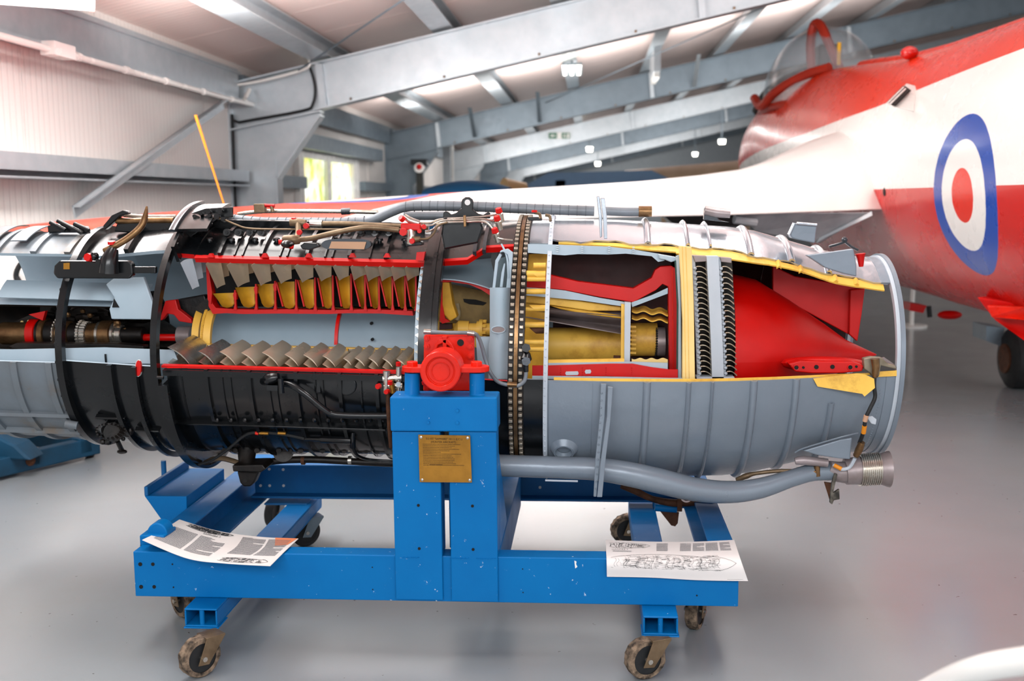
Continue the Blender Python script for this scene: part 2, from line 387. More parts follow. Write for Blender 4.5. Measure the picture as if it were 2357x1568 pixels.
for q in range(7):
    Y = 11.5+q*8.85
    m = GALV if q % 2 == 0 else GALVD
    dz = .47
    col = [(XW+.02, 0), (XW+.50, 0), (XW+.50, 1.72), (XW+.98, 2.36), (XW+.98, zroof(XW+.98)-.02), (XW+.02, zroof(XW)-.02)]
    g = MB().prism([(x, Y, z) for x, z in col], (0, .012, 0))
    # flanges
    g.box(XW+.0, XW+.02, Y-.1, Y+.11, 0, 2.6)
    g.box(XW+.49, XW+.505, Y-.1, Y+.11, 0, 1.72)
    g.prism([(XW+.49, Y-.1, 1.72), (XW+.98, Y-.1, 2.36), (XW+.98, Y-.1, 2.34), (XW+.505, Y-.1, 1.70)], (0, .21, 0))
    g.prism([(XW+.02, Y-.1, 2.22), (XW+.98, Y-.1, 2.40), (XW+.98, Y-.1, 2.385), (XW+.02, Y-.1, 2.205)], (0, .21, 0))
    g.box(XW+.35, XW+.47, Y-.012, Y, .3, 1.9)
    obj('portal_column', g, m, wall, smooth=False)
    g = MB(); x0, x1 = XW+.02, 13.5
    g.prism([(x0+.965, Y, zroof(x0+.965)-.012), (x1, Y, zroof(x1)-.012), (x1, Y, zroof(x1)-dz), (x0+.965, Y, zroof(x0+.965)-dz)], (0, .012, 0))
    g.prism([(x0, Y-.1, zroof(x0)), (x1, Y-.1, zroof(x1)), (x1, Y-.1, zroof(x1)-.016), (x0, Y-.1, zroof(x0)-.016)], (0, .21, 0))
    g.prism([(x0+.9, Y-.1, zroof(x0+.9)-dz), (x1, Y-.1, zroof(x1)-dz), (x1, Y-.1, zroof(x1)-dz-.016), (x0+.9, Y-.1, zroof(x0+.9)-dz-.016)], (0, .21, 0))
    r_ = obj('rafter', g, m, ceil, smooth=False)
    g = MB()
    for x in (XW+.98, 1.1, 4.6):
        g.prism([(x-.035, Y-.09, zroof(x)-.02), (x+.035, Y-.09, zroof(x)-.02), (x+.075, Y-.09, zroof(x)-dz), (x+.005, Y-.09, zroof(x)-dz)], (0, .09, 0))
    obj('stiffener', g, GALV, r_, smooth=False)
    g = MB()
    for k in range(34):
        x = XW+1.3+k*.33
        if k % 3 == 0: g.cyl((x, Y-.03, zroof(x)-dz+.0), (x, Y-.03, zroof(x)-dz+.035), .012, n=6)
    obj('flange_bolts', g, BRZ, r_, kind='stuff')
    if q == 0:
        g = MB().tube([(XW+.88, Y-.05, zroof(XW+.88)-.02), (XW+.93, Y-.05, 2.65), (XW+.9, Y-.05, 2.47), (XW+.78, Y-.05, 2.40), (XW+.1, Y-.05, 2.29), (XW+.035, Y-.05, 2.24), (XW+.03, Y-.05, 0.4)], .014, 8, smooth=4)
        obj('black_cable', g, RUBB, wall)
        g = MB().tube([(XW+.05, Y-.13, 2.66), (XW+.4, Y-.13, 2.71), (XW+.85, Y-.13, 2.82), (XW+.9, Y-.13, 2.9)], .014, 8, smooth=4)
        obj('pipe_clip_run', g, WHT, wall)
# sway rods below the roof
for p0, p1 in (((-3.0, 11.3, 2.80), (1.2, 5.4, 3.72)), ((-.8, 20.2, 3.2), (3.4, 12, 4.1))):
    obj('tie_rod', MB().tube([p0, p1], .009, 8), GALVD, ceil)
for x, q in ((-2.1, 1), (1.9, 1), (-.9, 1)):   # fly braces
    Y = 11.5+q*8.85
    g = MB().prism([(x-.05, Y-.9, zroof(x)+.02), (x+.02, Y-.9, zroof(x)+.02), (x+.02, Y-.1, zroof(x)-.45), (x-.05, Y-.1, zroof(x)-.45)], (0, .02, 0))
    obj('fly_brace', g, GALVD if x < 0 else GALV, ceil, smooth=False)
# ceiling lamps
def flood(px, py, Y, n, w, label, h=.09):
    c = P(px, py, Y); t = thing('flood_lamp', label, 'lamp', (c.x, c.y, c.z))
    g = MB()
    for i in range(n): g.prism([c+V((-w/2+i*w/n+.01, 0, h/2)), c+V((-w/2+(i+1)*w/n-.01, 0, h/2)), c+V((-w/2+(i+1)*w/n-.03, .02, -h)), c+V((-w/2+i*w/n+.03, .02, -h))], (0, .03, 0))
    obj('lamp_face', g, LAMP, t, world=True, smooth=False)
    obj('lamp_housing', MB().box(c.x-w/2, c.x+w/2, c.y+.055, c.y+.14, c.z-h, c.z+h), GALVD, t, world=True, smooth=False)
    zt = zroof(c.x)+.02
    obj('hanger', MB().box(c.x-.015, c.x+.015, c.y+.08, c.y+.11, c.z+h, max(zt, c.z+h+.02)), GALVD, t, world=True, smooth=False)
    return c
flood(1316, 158, 16.2, 3, .3, 'bright three-section flood lamp hanging under the roof')
flood(1357, 342, 33, 1, .22, 'small glowing lamp on the rafters below the green exit sign')
flood(1376, 376, 40, 1, .22, 'lowest small glowing lamp among the far rafters')
flood(1662, 325, 37, 1, .25, 'small glowing lamp on the far rafters beside the cockpit')
flood(1600, 354, 42, 1, .22, 'faint warm lamp low on the farthest rafters near the cockpit')
c = P(1508, 178, 17.5); t = thing('tube_lamp', 'short white tube lamp hanging end-on in front of a grey rafter', 'lamp', tuple(c))
obj('diffuser', MB().box(c.x-.04, c.x+.04, c.y-.5, c.y+.6, c.z-.05, c.z+.03), WHT, t, world=True, smooth=False)
obj('mounting_channel', MB().box(c.x-.05, c.x+.05, c.y-.55, c.y+.65, c.z+.03, zroof(c.x)+.04), GALV, t, world=True, smooth=False)
# batten luminaire, top left corner
c = PZ(60, 8, 2.70); t = thing('batten_lamp', 'long bright batten lamp in the top left corner below the roof', 'lamp', tuple(c))
a = P(-220, -30, 5.2); b = P(205, 2, 5.6)
g = MB(); g.tube([a, b], .05, 12); obj('diffuser', g, emis('batten_glow', '#f2f4f2', 1.6), t, world=True)
g = MB(); g.tube([b+(b-a)*-.001, b+(b-a)*.03], .056, 12); obj('end_cap', g, WHT, t, world=True)
g = MB(); g.tube([(a+b)/2, ((a+b)/2)+V((0, 0, .3))], .01, 8); obj('hanger', g, GALVD, t, world=True)
# emergency exit sign on third rafter
Ys = 11.5+8.85*2-.06
t = thing('exit_sign', 'green exit sign with white arrow and running figure on a far rafter', 'sign', tuple(P(1287, 312, Ys)))
def rect(px0, py0, px1, py1, Y, d=.02):
    return MB().prism([P(px0, py0, Y), P(px1, py0, Y), P(px1, py1, Y), P(px0, py1, Y)], (0, d, 0))
GREEN = mat('sign_green', '#0b6a4c', .4, 0, None, 9, 0, 0)
obj('sign_board', rect(1262, 305, 1313, 320, Ys, .02), WHT, t, world=True, smooth=False)
obj('arrow_field', rect(1263, 306, 1282, 319, Ys-.01, .008), GREEN, t, world=True, smooth=False)
obj('figure_field', rect(1293, 306, 1312, 319, Ys-.01, .008), GREEN, t, world=True, smooth=False)
obj('arrow', MB().prism([P(x, y_, Ys-.02) for x, y_ in ((1266, 312.5), (1272, 308.5), (1272, 311.2), (1279, 311.2), (1279, 313.8), (1272, 313.8), (1272, 316.5))], (0, .008, 0)), WHT, t, world=True, smooth=False)
g = MB().prism([P(x, y_, Ys-.02) for x, y_ in ((1305, 308), (1310, 308), (1310, 317.5), (1305, 317.5))], (0, .008, 0))
g.prism([P(x, y_, Ys-.02) for x, y_ in ((1297, 310), (1302, 309.5), (1301, 313), (1303, 317), (1301.5, 317.5), (1299, 314), (1296, 317), (1295, 316), (1298, 312.5))], (0, .008, 0))
g.ball(P(1300.5, 308.2, Ys-.015), .012, 8); obj('running_figure', g, WHT, t, world=True, smooth=False)
# small alarm / bracket on column 2
c = P(965, 384, 20.0); t = thing('alarm_unit', 'dark wall unit with a red centre on the second portal column', 'alarm', tuple(c))
g = MB().box(c.x-.16, c.x+.14, c.y, c.y+.2, c.z+.04, c.z+.14); g.box(c.x-.07, c.x+.05, c.y+.05, c.y+.2, c.z-.5, c.z+.04); obj('bracket', g, BLK, t, world=True, smooth=False)
obj('lens', MB().ball((c.x, c.y-.02, c.z), .055, 12), RED, t, world=True)
obj('body', MB().cyl((c.x, c.y-.02, c.z-.02), (c.x, c.y+.12, c.z-.02), .09), WHT, t, world=True)
# conduit drop and switch box by column 3
c = P(1028, 388, 24.5); t = thing('fuse_box', 'tall slim grey box and conduit beside the third portal column', 'box', tuple(c))
obj('case', MB().box(c.x-.08, c.x+.09, c.y, c.y+.1, c.z-.4, c.z+.5), GALV, t, world=True, smooth=False)
obj('conduit', MB().tube([(c.x+.13, c.y, 0), (c.x+.13, c.y, c.z+.5), (c.x, c.y, c.z+.56), (c.x-.05, c.y, c.z+.55)], .03, 8, smooth=3), WHT, t, world=True)
# ================================================================ AIRCRAFT
XC = 2.78
def plane_mat():
    t = NT('aircraft_paint'); b = t.b
    sep = t.node('ShaderNodeSeparateXYZ'); t.l.new(t.tc.outputs['Object'], sep.inputs[0])
    y_, z_ = sep.outputs[1], sep.outputs[2]
    red = lin('#bc0c04'); wht = lin('#dededb'); blu = lin('#003f9e'); org = lin('#cc2c0c')
    wav = t.math('MULTIPLY_ADD', t.math('MULTIPLY', y_, y_), -.0022, 2.30)          # upper red boundary falls towards the nose
    up_ = t.math('GREATER_THAN', z_, wav); lo = t.math('LESS_THAN', z_, 1.505)
    c = t.mix(up_, wht, org); c = t.mix(lo, c, red)
    # roundel on the flank
    d = t.math('SQRT', t.math('ADD', t.math('POWER', t.math('DIVIDE', t.math('SUBTRACT', y_, 6.40), 1.06), 2.0), t.math('POWER', t.math('SUBTRACT', z_, 1.455), 2.0)))
    side = t.math('LESS_THAN', sep.outputs[0], 2.6)
    for r, cc in ((.455, blu), (.315, wht), (.155, lin('#d02408'))):
        c = t.mix(t.math('MULTIPLY', t.math('LESS_THAN', d, r), side), c, cc)
    t.l.new(c, b.inputs['Base Color']); t.l.new(t.math('MULTIPLY_ADD', t.noise(3, 5), .15, .2), b.inputs['Roughness'])
    b.inputs['Coat Weight'].default_value = .06; b.inputs['Coat Roughness'].default_value = .1; b.inputs['Specular IOR Level'].default_value = .3; t.bump(t.noise(2.0, 3), .15, .01); return t.m
PLM = plane_mat()
plane = thing('jet_fighter', 'red and white jet aircraft with roundels standing behind the engine', 'aircraft', (0, 0, 0))
# fuselage sections: Y, centre z, half width, half height, exponent
SECT = [(2.0, 1.75, .30, .42, 2), (3.2, 1.72, .42, .60, 2), (4.6, 1.70, .56, .82, 2.1), (5.6, 1.62, .64, .90, 2.1), (6.6, 1.60, .68, .92, 2.1), (8.0, 1.61, .68, .94, 2.1), (9.5, 1.65, .66, .95, 2.1),
        (10.8, 1.73, .62, .97, 2.05), (11.8, 1.86, .62, .90, 2), (12.8, 2.02, .60, .72, 2), (13.8, 2.0, .52, .60, 2), (14.8, 1.92, .34, .40, 2), (15.4, 1.86, .1, .13, 2)]
def xcen(Y): return XC-.075*max(0, Y-8.6)
def sec_at(Y):
    for i in range(len(SECT)-1):
        if SECT[i][0] <= Y <= SECT[i+1][0]:
            p0 = SECT[max(i-1, 0)]; p1 = SECT[i]; p2 = SECT[i+1]; p3 = SECT[min(i+2, len(SECT)-1)]; t = (Y-p1[0])/(p2[0]-p1[0])
            return [p1[k]*(1-t)+p2[k]*t if False else .5*((2*p1[k])+(p2[k]-p0[k])*t+(2*p0[k]-5*p1[k]+4*p2[k]-p3[k])*t*t+(3*p1[k]-p0[k]-3*p2[k]+p3[k])*t**3) for k in range(5)]
    return SECT[-1]
def fpt(Y, a):
    _, zc, hw, hh, e = sec_at(Y)
    c, s_ = math.cos(a), math.sin(a); sp = (1 if s_ > 0 else -1)*abs(s_)**(2/e); cp = (1 if c > 0 else -1)*abs(c)**(2/e)
    return V((xcen(Y)+hw*cp, Y, zc+hh*sp))
g = MB(); Ys_ = [2+13.4*i/64 for i in range(65)]
g.grid(lambda u, v: fpt(2+13.4*u, 2*math.pi*v), 64, 64)
obj('fuselage', g, PLM, plane, ang=60)
# spine rising into the fin base, towards the visitor
g = MB()
def spine(u, v):
    Y = 1.5+9.3*u; h = .0+.10*max(0, (1-u/.62))**1.6; w = .17*(1-u*.5)
    base = sec_at(max(Y, 2.0)); zt = base[1]+base[3]-.06
    a = math.pi*v; return V((xcen(Y)+w*math.cos(a)*-1, Y, zt+(h+.1)*math.sin(a)**.6))
g.grid(spine, 30, 14); obj('dorsal_spine', g, PLM, plane, ang=60)
g = MB(); 
g.prism([(XC-.06, 1.2, 2.3), (XC-.06, 5.6, 2.62), (XC-.06, 4.6, 2.85), (XC-.06, 3.8, 3.3), (XC-.06, 2.2, 4.4), (XC-.06, .9, 4.4)], (.12, 0, 0)); obj('tail_fin', g, mat('orange_red_gloss', '#d8401c', .3, 0, None, 3, .2, .05, coat=.2), plane, smooth=False)
# canopy: raised perspex bubble with red frame
cc = V((2.62, 12.9, 2.46))
def can(u, v, r=1.0):
    a = math.pi*v; t = u*2-1
    w = .62*r; l_ = 1.3; hgt = .86*r*math.sqrt(max(0, 1-abs(t)**2.6))
    return V((cc.x+t*.10-w*math.cos(a)*math.sqrt(max(.0, 1-abs(t)**3.0)), cc.y+l_*t, cc.z+hgt*math.sin(a)**.85 - .0*t))
obj('canopy_glass', MB().grid(can, 26, 22, .012), GLS, plane, ang=60)
RB = mat('red_brown_paint', '#9c2a18', .4, 0, '#7c2014', 5, .5, .1, 30)
g = MB()
g.tube([P(1868, 160, 12.2), P(1866, 100, 12.2), P(1874, 58, 12.2), P(1888, 58, 12.1), P(1908, 100, 12.0), P(1932, 158, 12.0)], .05, 8, smooth=4)
obj('canopy_hoop', g, RB, plane)
g = MB()
g.tube([can(u/24, 0, 1.03)+V((0, 0, -.03)) for u in range(25)], .045, 8)
g.tube([P(1736, 225, 12.5), P(1752, 245, 12.3), P(1778, 218, 12.1), P(1815, 192, 11.9), P(1860, 170, 11.7), P(1910, 155, 11.5)], .05, 8, smooth=4)
obj('canopy_rail', g, RB, plane)
g = MB(); c1 = P(1746, 200, 14.1)
g.tube([P(1742, 255, 13.9), P(1760, 222, 13.6), P(1800, 190, 13.2), P(1860, 165, 12.6)], .06, 8, smooth=4); g.tube([P(1735, 330, 13.9), P(1742, 290, 13.9), P(1748, 255, 13.9)], .05, 8, smooth=4)
obj('canopy_seal', g, RUBB, plane)
g = MB().box(XC-.3, XC-.05, 12.3, 12.6, 2.5, 3.1); obj('ejection_seat', g, BLKR, plane, bevel=.03)
g = MB().tube([P(1932, 98, 11.8), P(1930, 150, 11.8)], .02, 8); obj('seat_handle', g, mat('yellow_stripe', '#e0a81c', .5), plane)
g = MB().ball(P(2093, 122, 8.9), .07, 14, sz=.75); obj('beacon_lens', g, mat('beacon_red', '#c01208', .15, 0, None, 9, 0, 0, coat=.6), plane)
# air scoop on the flank
g = MB(); sA, sB = P(2050, 240, 7.6), P(2092, 195, 7.9)
n_ = V((-.8, -.1, .35)).normalized()
q = [P(2037, 236, 7.55), P(2058, 248, 7.50), P(2108, 208, 7.75), P(2084, 190, 7.85)]
g.prism(q, (.3, .1, -.06)); obj('air_scoop', g, WHT, plane, bevel=.02)
g = MB(); q = [P(2041, 235, 7.50), P(2056, 244, 7.46), P(2092, 208, 7.68), P(2078, 198, 7.76)]
g.prism(q, (.02, .01, 0)); o_ = obj('scoop_grille', g, DARK, plane, smooth=False)
g = MB()
for f in (.33, .66):
    a = q[0].lerp(q[1], f)+V((-.012, -.01, 0)); b = q[3].lerp(q[2], f)+V((-.012, -.01, 0)); g.tube([a, b], .006, 6)
obj('grille_bar', g, WHT, o_)
def on_side(px, py, off=0.0):
    """point where the ray meets the fuselage flank"""
    d = ray(px, py); best = None
    for i in range(500):
        Y = 4+i*.02; p = O+d*(Y/d.y); b = sec_at(Y); q_ = (abs(p.x-xcen(Y))/(b[2]+off))**b[4]+(abs(p.z-b[1])/(b[3]+off))**b[4]
        if q_ < 1: return p
    return O+d*(8/d.y)
p = on_side(2037, 441); obj('static_port', MB().ball(p, .035, 10, sx=.3, sy=1.3, sz=1), DARK, plane)
# wing: stations along the span: X, trailing edge (Y,z), crest (Y,z), leading edge (Y,z)
def wing_mat():
    t = NT('wing_paint'); b = t.b
    sep = t.node('ShaderNodeSeparateXYZ'); t.l.new(t.tc.outputs['Object'], sep.inputs[0])
    x_, y_ = sep.outputs[0], sep.outputs[1]
    c = t.mix(t.math('LESS_THAN', t.math('MULTIPLY_ADD', y_, -.35, x_), -3.55), lin('#dededb'), lin('#d8340f'))
    d = t.math('SQRT', t.math('ADD', t.math('POWER', t.math('SUBTRACT', x_, -1.6), 2.0), t.math('POWER', t.math('SUBTRACT', y_, 7.30), 2.0)))
    for r, cc_ in ((.52, lin('#2a4fa0')), (.38, lin('#dededb')), (.17, lin('#d8401c'))): c = t.mix(t.math('LESS_THAN', d, r), c, cc_)
    geo = t.node('ShaderNodeNewGeometry'); s2 = t.node('ShaderNodeSeparateXYZ'); t.l.new(geo.outputs['Normal'], s2.inputs[0])
    und = t.math('LESS_THAN', s2.outputs[2], -.25); c = t.mix(und, c, lin('#8d9499'))
    t.l.new(c, b.inputs['Base Color']); b.inputs['Roughness'].default_value = .3; b.inputs['Coat Weight'].default_value = .2; return t.m
WGM = wing_mat()
WS = [(2.35, (8.35, 1.36), (9.6, 2.08), (11.4, 1.75)), (2.02, (8.05, 1.365), (9.42, 1.98), (11.2, 1.7)), (1.83, (7.93, 1.36), (9.3, 1.90), (11.0, 1.66)), (1.5, (7.72, 1.355), (9.1, 1.76), (10.8, 1.62)), (1.22, (7.55, 1.35), (8.92, 1.68), (10.6, 1.6)), (.85, (7.32, 1.345), (8.69, 1.63), (10.3, 1.56)),
      (.4, (7.02, 1.345), (8.4, 1.585), (9.9, 1.53)), (-.1, (6.72, 1.34), (8.1, 1.555), (9.5, 1.5)), (-1.07, (6.13, 1.33), (7.5, 1.50), (8.6, 1.46)), (-2.0, (5.6, 1.32), (6.9, 1.44), (7.7, 1.42)), (-2.6, (5.22, 1.31), (6.4, 1.395), (7.1, 1.38)), (-3.05, (5.15, 1.31), (5.95, 1.35), (6.5, 1.34))]
def wing(u, v):
    i = min(int(u*(len(WS)-1)), len(WS)-2); t = u*(len(WS)-1)-i
    def lp(k): return [WS[i][k][j]*(1-t)+WS[i+1][k][j]*t for j in (0, 1)]
    X = WS[i][0]*(1-t)+WS[i+1][0]*t; te, cr_, le = lp(1), lp(2), lp(3); th = .16*(1-u*.6)
    pts = [te, [te[0]*.75+cr_[0]*.25, te[1]*.62+cr_[1]*.38], [te[0]*.5+cr_[0]*.5, te[1]*.33+cr_[1]*.67], [te[0]*.25+cr_[0]*.75, te[1]*.12+cr_[1]*.88], cr_, [(cr_[0]+le[0])/2, cr_[1]-.01], le,
           [le[0]*.9+te[0]*.1, le[1]-th*.8], [(cr_[0]+te[0])/2, min(cr_[1]-th-.05, te[1]+.03)], [te[0], te[1]-.006], te]
    f = v*(len(pts)-1); j = min(int(f), len(pts)-2); f -= j
    return V((X, pts[j][0]*(1-f)+pts[j+1][0]*f, pts[j][1]*(1-f)+pts[j+1][1]*f))
obj('wing', MB().grid(wing, 44, 30), WGM, plane, ang=50)
te = lambda X: next(((a[1][0]+(b[1][0]-a[1][0])*(X-a[0])/(b[0]-a[0]), a[1][1]+(b[1][1]-a[1][1])*(X-a[0])/(b[0]-a[0])) for a, b in zip(WS, WS[1:]) if b[0] <= X <= a[0]), (8, 1.35))
# lowered flap under the wing root
LG2 = mat('flap_underside', '#a9adb0', .4, .2, '#70757a', 5, .7, .1, 20)
q = [P(2005, 489, 7.9), P(1700, 491, 7.55), P(1745, 535, 7.75), P(1888, 560, 7.95)]
obj('flap', MB().prism(q, (0, .04, .0)), LG2, plane, smooth=False, world=True, bevel=.008)
q = [P(2007, 487, 7.85), P(2008, 496, 7.83), P(1898, 548, 7.9), P(1880, 560, 7.9), P(1886, 548, 7.92)]
obj('flap_edge', MB().prism(q, (0, .03, .0)), GALV, plane, smooth=False, world=True)
q = [P(1530, 500, 7.6), P(1820, 492, 7.9), P(1800, 520, 8.1), P(1560, 522, 7.8)]
obj('flap_bay', MB().prism(q, (0, .5, -.0)), BLKR, plane, smooth=False, world=True)
obj('bay_strut', MB().tube([P(1690, 505, 7.5), P(1740, 512, 7.55)], .03, 8), LG2, plane, world=True)
# wheel, gear door, belly doors
c = P(2345, 838, 8.4); R_ = .225
g = MB().tube([(c.x-.10, c.y, R_+.0), (c.x-.07, c.y, R_), (c.x+.07, c.y, R_), (c.x+.10, c.y, R_)], [R_*.78, R_, R_, R_*.78], 28)
obj('main_wheel', g, RUBB, plane)
g = MB().cyl((c.x-.115, c.y, R_), (c.x-.1, c.y, R_), R_*.5, n=20); obj('wheel_hub', g, RUST, plane)
g = MB().cyl((c.x+.15, c.y, R_), (c.x+.3, c.y+.1, .95), .045); obj('gear_leg', g, GALVD, plane)
q = [P(2270, 750, 8.5), P(2312, 755, 8.5), P(2305, 798, 8.5), P(2270, 785, 8.5)]
obj('gear_box', MB().prism(q, (0, .3, 0)), GALVD, plane, smooth=False)
q = [P(2247, 684, 6.6), P(2357, 700, 6.2), P(2420, 730, 6.1), P(2420, 800, 6.1), P(2357, 785, 6.2), P(2290, 738, 6.5)]
obj('gear_door', MB().prism(q, (.12, .1, 0)), RED, plane, smooth=False, bevel=.01)
q = [P(2270, 703, 6.45), P(2357, 706, 6.15), P(2400, 712, 6.1), P(2400, 738, 6.1), P(2357, 737, 6.12), P(2282, 732, 6.4)]
obj('door_rib', MB().prism(q, (.03, .05, 0)), REDO, plane, smooth=False, bevel=.01)
q = [P(2096, 698, 9), P(2133, 704, 9), P(2125, 721, 9), P(2093, 715, 9)]
obj('belly_probe', MB().prism(q, (0, .2, 0)), RED, plane, smooth=False)
obj('belly_probe', MB().cyl(P(2138, 705, 9), P(2140, 730, 9), .02, n=8), RUBB, plane)
obj('belly_lamp', MB().ball(P(2186, 725, 8.6), .06, 12, sx=1.6, sz=.6), RED, plane)
# orange rod standing behind the wing
p0, p1 = P(450, 265, 6.3), P(517, 475, 6.3)
g = MB().tube([p0, p0.lerp(p1, .4), p1], [.009, .007, .005], 8)
tag(obj('marker_rod', g, ORG), 'thin orange rod leaning up from the red wing', 'rod')
# display aircraft and objects farther back
c = P(1080, 436, 12.2)
g = MB().grid(lambda u, v: V((c.x-.46+.92*u, c.y+.5*math.cos(math.pi*v), c.z-.06+(.16*math.sin(math.pi*(.12+.76*u))**.7)*math.sin(math.pi*v))), 16, 12)
g.box(c.x-.42, c.x+.42, c.y-.3, c.y+.4, 1.0, c.z-.04)
tag(obj('dust_cover', g, mat('navy_cloth', '#0d4a72', .8, 0, None, 8, .3, .3)), 'dark blue cloth cover showing over the wing below the rafters', 'cover')
c = P(1180, 424, 15); tag(obj('wooden_drum', MB().cyl((c.x-.12, c.y, c.z-.03), (c.x+.16, c.y+.2, c.z-.05), .12, .07), mat('tan_wood', '#b39066', .6)), 'tan wooden cone lying behind the blue cover', 'cone')
c = P(1620, 385, 24)
g = MB().grid(lambda u, v: V((c.x-1.7+3.6*u, c.y+.7*math.cos(2*math.pi*v), c.z-.3+(.25+.28*u)*math.sin(2*math.pi*v))), 14, 18)
g.box(c.x-.9, c.x-.8, c.y, c.y+.1, 0, c.z-.3); g.box(c.x+.9, c.x+1.0, c.y, c.y+.1, 0, c.z-.3)
tag(obj('tan_fuselage', g, mat('tan_dope', '#a8917a', .6, 0, '#8b7256', 3, .6, .1)), 'tan camouflaged aircraft body far behind the cockpit', 'aircraft')
c = P(1290, 415, 22)
g = MB().prism([P(1200, 432, 22), P(1262, 398, 22), P(1500, 392, 22), P(1560, 420, 22)], (0, .4, 0)); g.box(c.x-.1, c.x+.1, c.y, c.y+.3, 0, c.z)
tag(obj('blue_tail', g, mat('slate_blue', '#3c5a78', .5)), 'slate blue aircraft tail standing far back under the rafters', 'aircraft')
# white stanchion seen under the belly
c = PZ(2098, 752, 0.0); t = thing('stanchion', 'white floor stanchion with a flat round base under the aircraft belly', 'stanchion', tuple(c))
obj('base', MB().cyl(c, c+V((0, 0, .02)), .17, n=24), WHT, t, world=True); obj('post', MB().cyl(c+V((0, 0, .02)), c+V((0, 0, .95)), .025, n=10), WHT, t, world=True)
# barrier tube, lower right foreground
g = MB().tube([P(2120, 1600, 1.9), P(2230, 1548, 1.75), P(2357, 1522, 1.65), P(2600, 1500, 1.5)], .022, 16, smooth=6)
g.tube([P(2600, 1500, 1.5), (1.35, 1.45, .0)], .022, 12)
tag(obj('barrier_rail', g, WHT), 'blurred white barrier rail in the bottom right corner', 'barrier')
# dark blue dolly on the left behind the engine
c = PZ(70, 1118, 0.0); dly = thing('transport_dolly', 'dark blue chipped steel dolly on the floor below the engine intake', 'dolly', tuple(c))
def wp(px, py, z): return PZ(px, py, z)
a, b = PZ(-60, 1110, .03), PZ(232, 1040, .03); d = (b-a); n_ = V((-d.y, d.x, 0)).normalized()
def beam(a, b, z0, z1, w):
    d = (b-a); n_ = V((-d.y, d.x, 0)).normalized()*w; a0 = V((a.x, a.y, 0)); b0 = V((b.x, b.y, 0))
    return MB().hexa([a0+V((0, 0, z0)), b0+V((0, 0, z0)), b0+n_+V((0, 0, z0)), a0+n_+V((0, 0, z0)), a0+V((0, 0, z1)), b0+V((0, 0, z1)), b0+n_+V((0, 0, z1)), a0+n_+V((0, 0, z1))])
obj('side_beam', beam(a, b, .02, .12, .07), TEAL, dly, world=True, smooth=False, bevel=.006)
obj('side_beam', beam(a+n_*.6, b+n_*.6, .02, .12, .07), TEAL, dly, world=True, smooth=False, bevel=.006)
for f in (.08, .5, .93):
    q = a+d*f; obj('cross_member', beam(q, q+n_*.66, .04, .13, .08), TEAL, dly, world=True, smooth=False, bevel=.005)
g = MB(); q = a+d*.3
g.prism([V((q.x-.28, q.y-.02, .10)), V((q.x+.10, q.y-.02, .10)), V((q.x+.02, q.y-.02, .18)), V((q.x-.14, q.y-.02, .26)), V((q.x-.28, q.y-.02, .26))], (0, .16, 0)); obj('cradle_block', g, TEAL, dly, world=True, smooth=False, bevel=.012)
g = MB(); g.prism([PZ(x, y_, 0)+V((0, 0, 0)) for x, y_ in ((52, 1116), (60, 1116), (60, 1119), (52, 1119))], (0, 0, .01)); 
q = a+d*.42; obj('rust_patch', MB().cyl(V((q.x, q.y, .075))-n_*.006, V((q.x, q.y, .075))-n_*.001, .03, n=12), RUST, dly, world=True)
q = a+d*.12; obj('lightening_hole', MB().cyl(V((q.x, q.y, .08))-n_*.006, V((q.x, q.y, .08))-n_*.001, .03, n=12), DARK, dly, world=True)
for f in (.05, .95):
    for s_ in (.05, .62):
        q = a+d*f+n_*s_; obj('wheel', MB().cyl(V((q.x-.02, q.y, .03)), V((q.x+.02, q.y, .03)), .03, n=16), RUBB, dly, world=True)
# board with cable loop behind the intake
c = P(50, 650, 7.0)
bd = thing('cable_board', 'white board with a black cable loop seen through the intake', 'board', (c.x, c.y, 0))
q = [P(-50, 560, 6.3), P(100, 560, 6.9), P(135, 690, 6.9), P(-50, 700, 6.3)]
obj('panel', MB().prism(q, (0, .03, 0)), WHT, bd, world=True, smooth=False)
obj('cable', MB().tube([P(x, y_, 6.5) for x, y_ in ((55, 668), (42, 650), (37, 632), (46, 610), (62, 598), (80, 603), (92, 625), (100, 650), (104, 664))], .017, 10, smooth=6), RUBB, bd, world=True)
obj('cable', MB().tube([P(x, y_, 6.5) for x, y_ in ((72, 664), (52, 655), (41, 638))], .012, 8, smooth=4), RUBB, bd, world=True)
obj('ledge', MB().prism([P(-50, 700, 6.2), P(-50, 686, 6.2), P(110, 660, 6.5), P(112, 676, 6.5)], (0, .25, 0)), GALV, bd, world=True, smooth=False)
obj('leg', MB().box(c.x-.3, c.x-.25, c.y-.2, c.y-.15, 0, P(0, 690, 6.4).z), GALV, bd, world=True, smooth=False)
# ================================================================ ENGINE STAND
YN = 3.295; YB = 4.40
ZB, ZT = .222, .357
st = thing('engine_stand', 'blue steel wheeled stand with a twin post carrying the cutaway engine', 'stand', (-.45, 3.9, 0))
def so(name, mb, m=BLUE, parent=None, **k):
    k.setdefault('bevel', .003); return obj(name, mb, m, parent or st, world=True, smooth=k.pop('smooth', False), **k)
xl, xr = P(309, 1325, YN).x, P(1700, 1350, YN).x
zt = P(1000, 1280, YN).z; zb = P(1000, 1385, YN).z; ZT, ZB = zt, zb
nb = so('long_beam', MB().box(xl, xr, YN, YN+.073, zb, zt))
def holes(lst, Y, parent, r=5.0, m=DARK):
    g = MB()
    for it in lst:
        c = P(it[0], it[1], Y); rr = (it[2] if len(it) > 2 else r)*Y/F; g.cyl(c+V((0, -.0015, 0)), c+V((0, .002, 0)), rr, n=12)
    obj('bolt_holes', g, m, parent, kind='stuff', world=True)
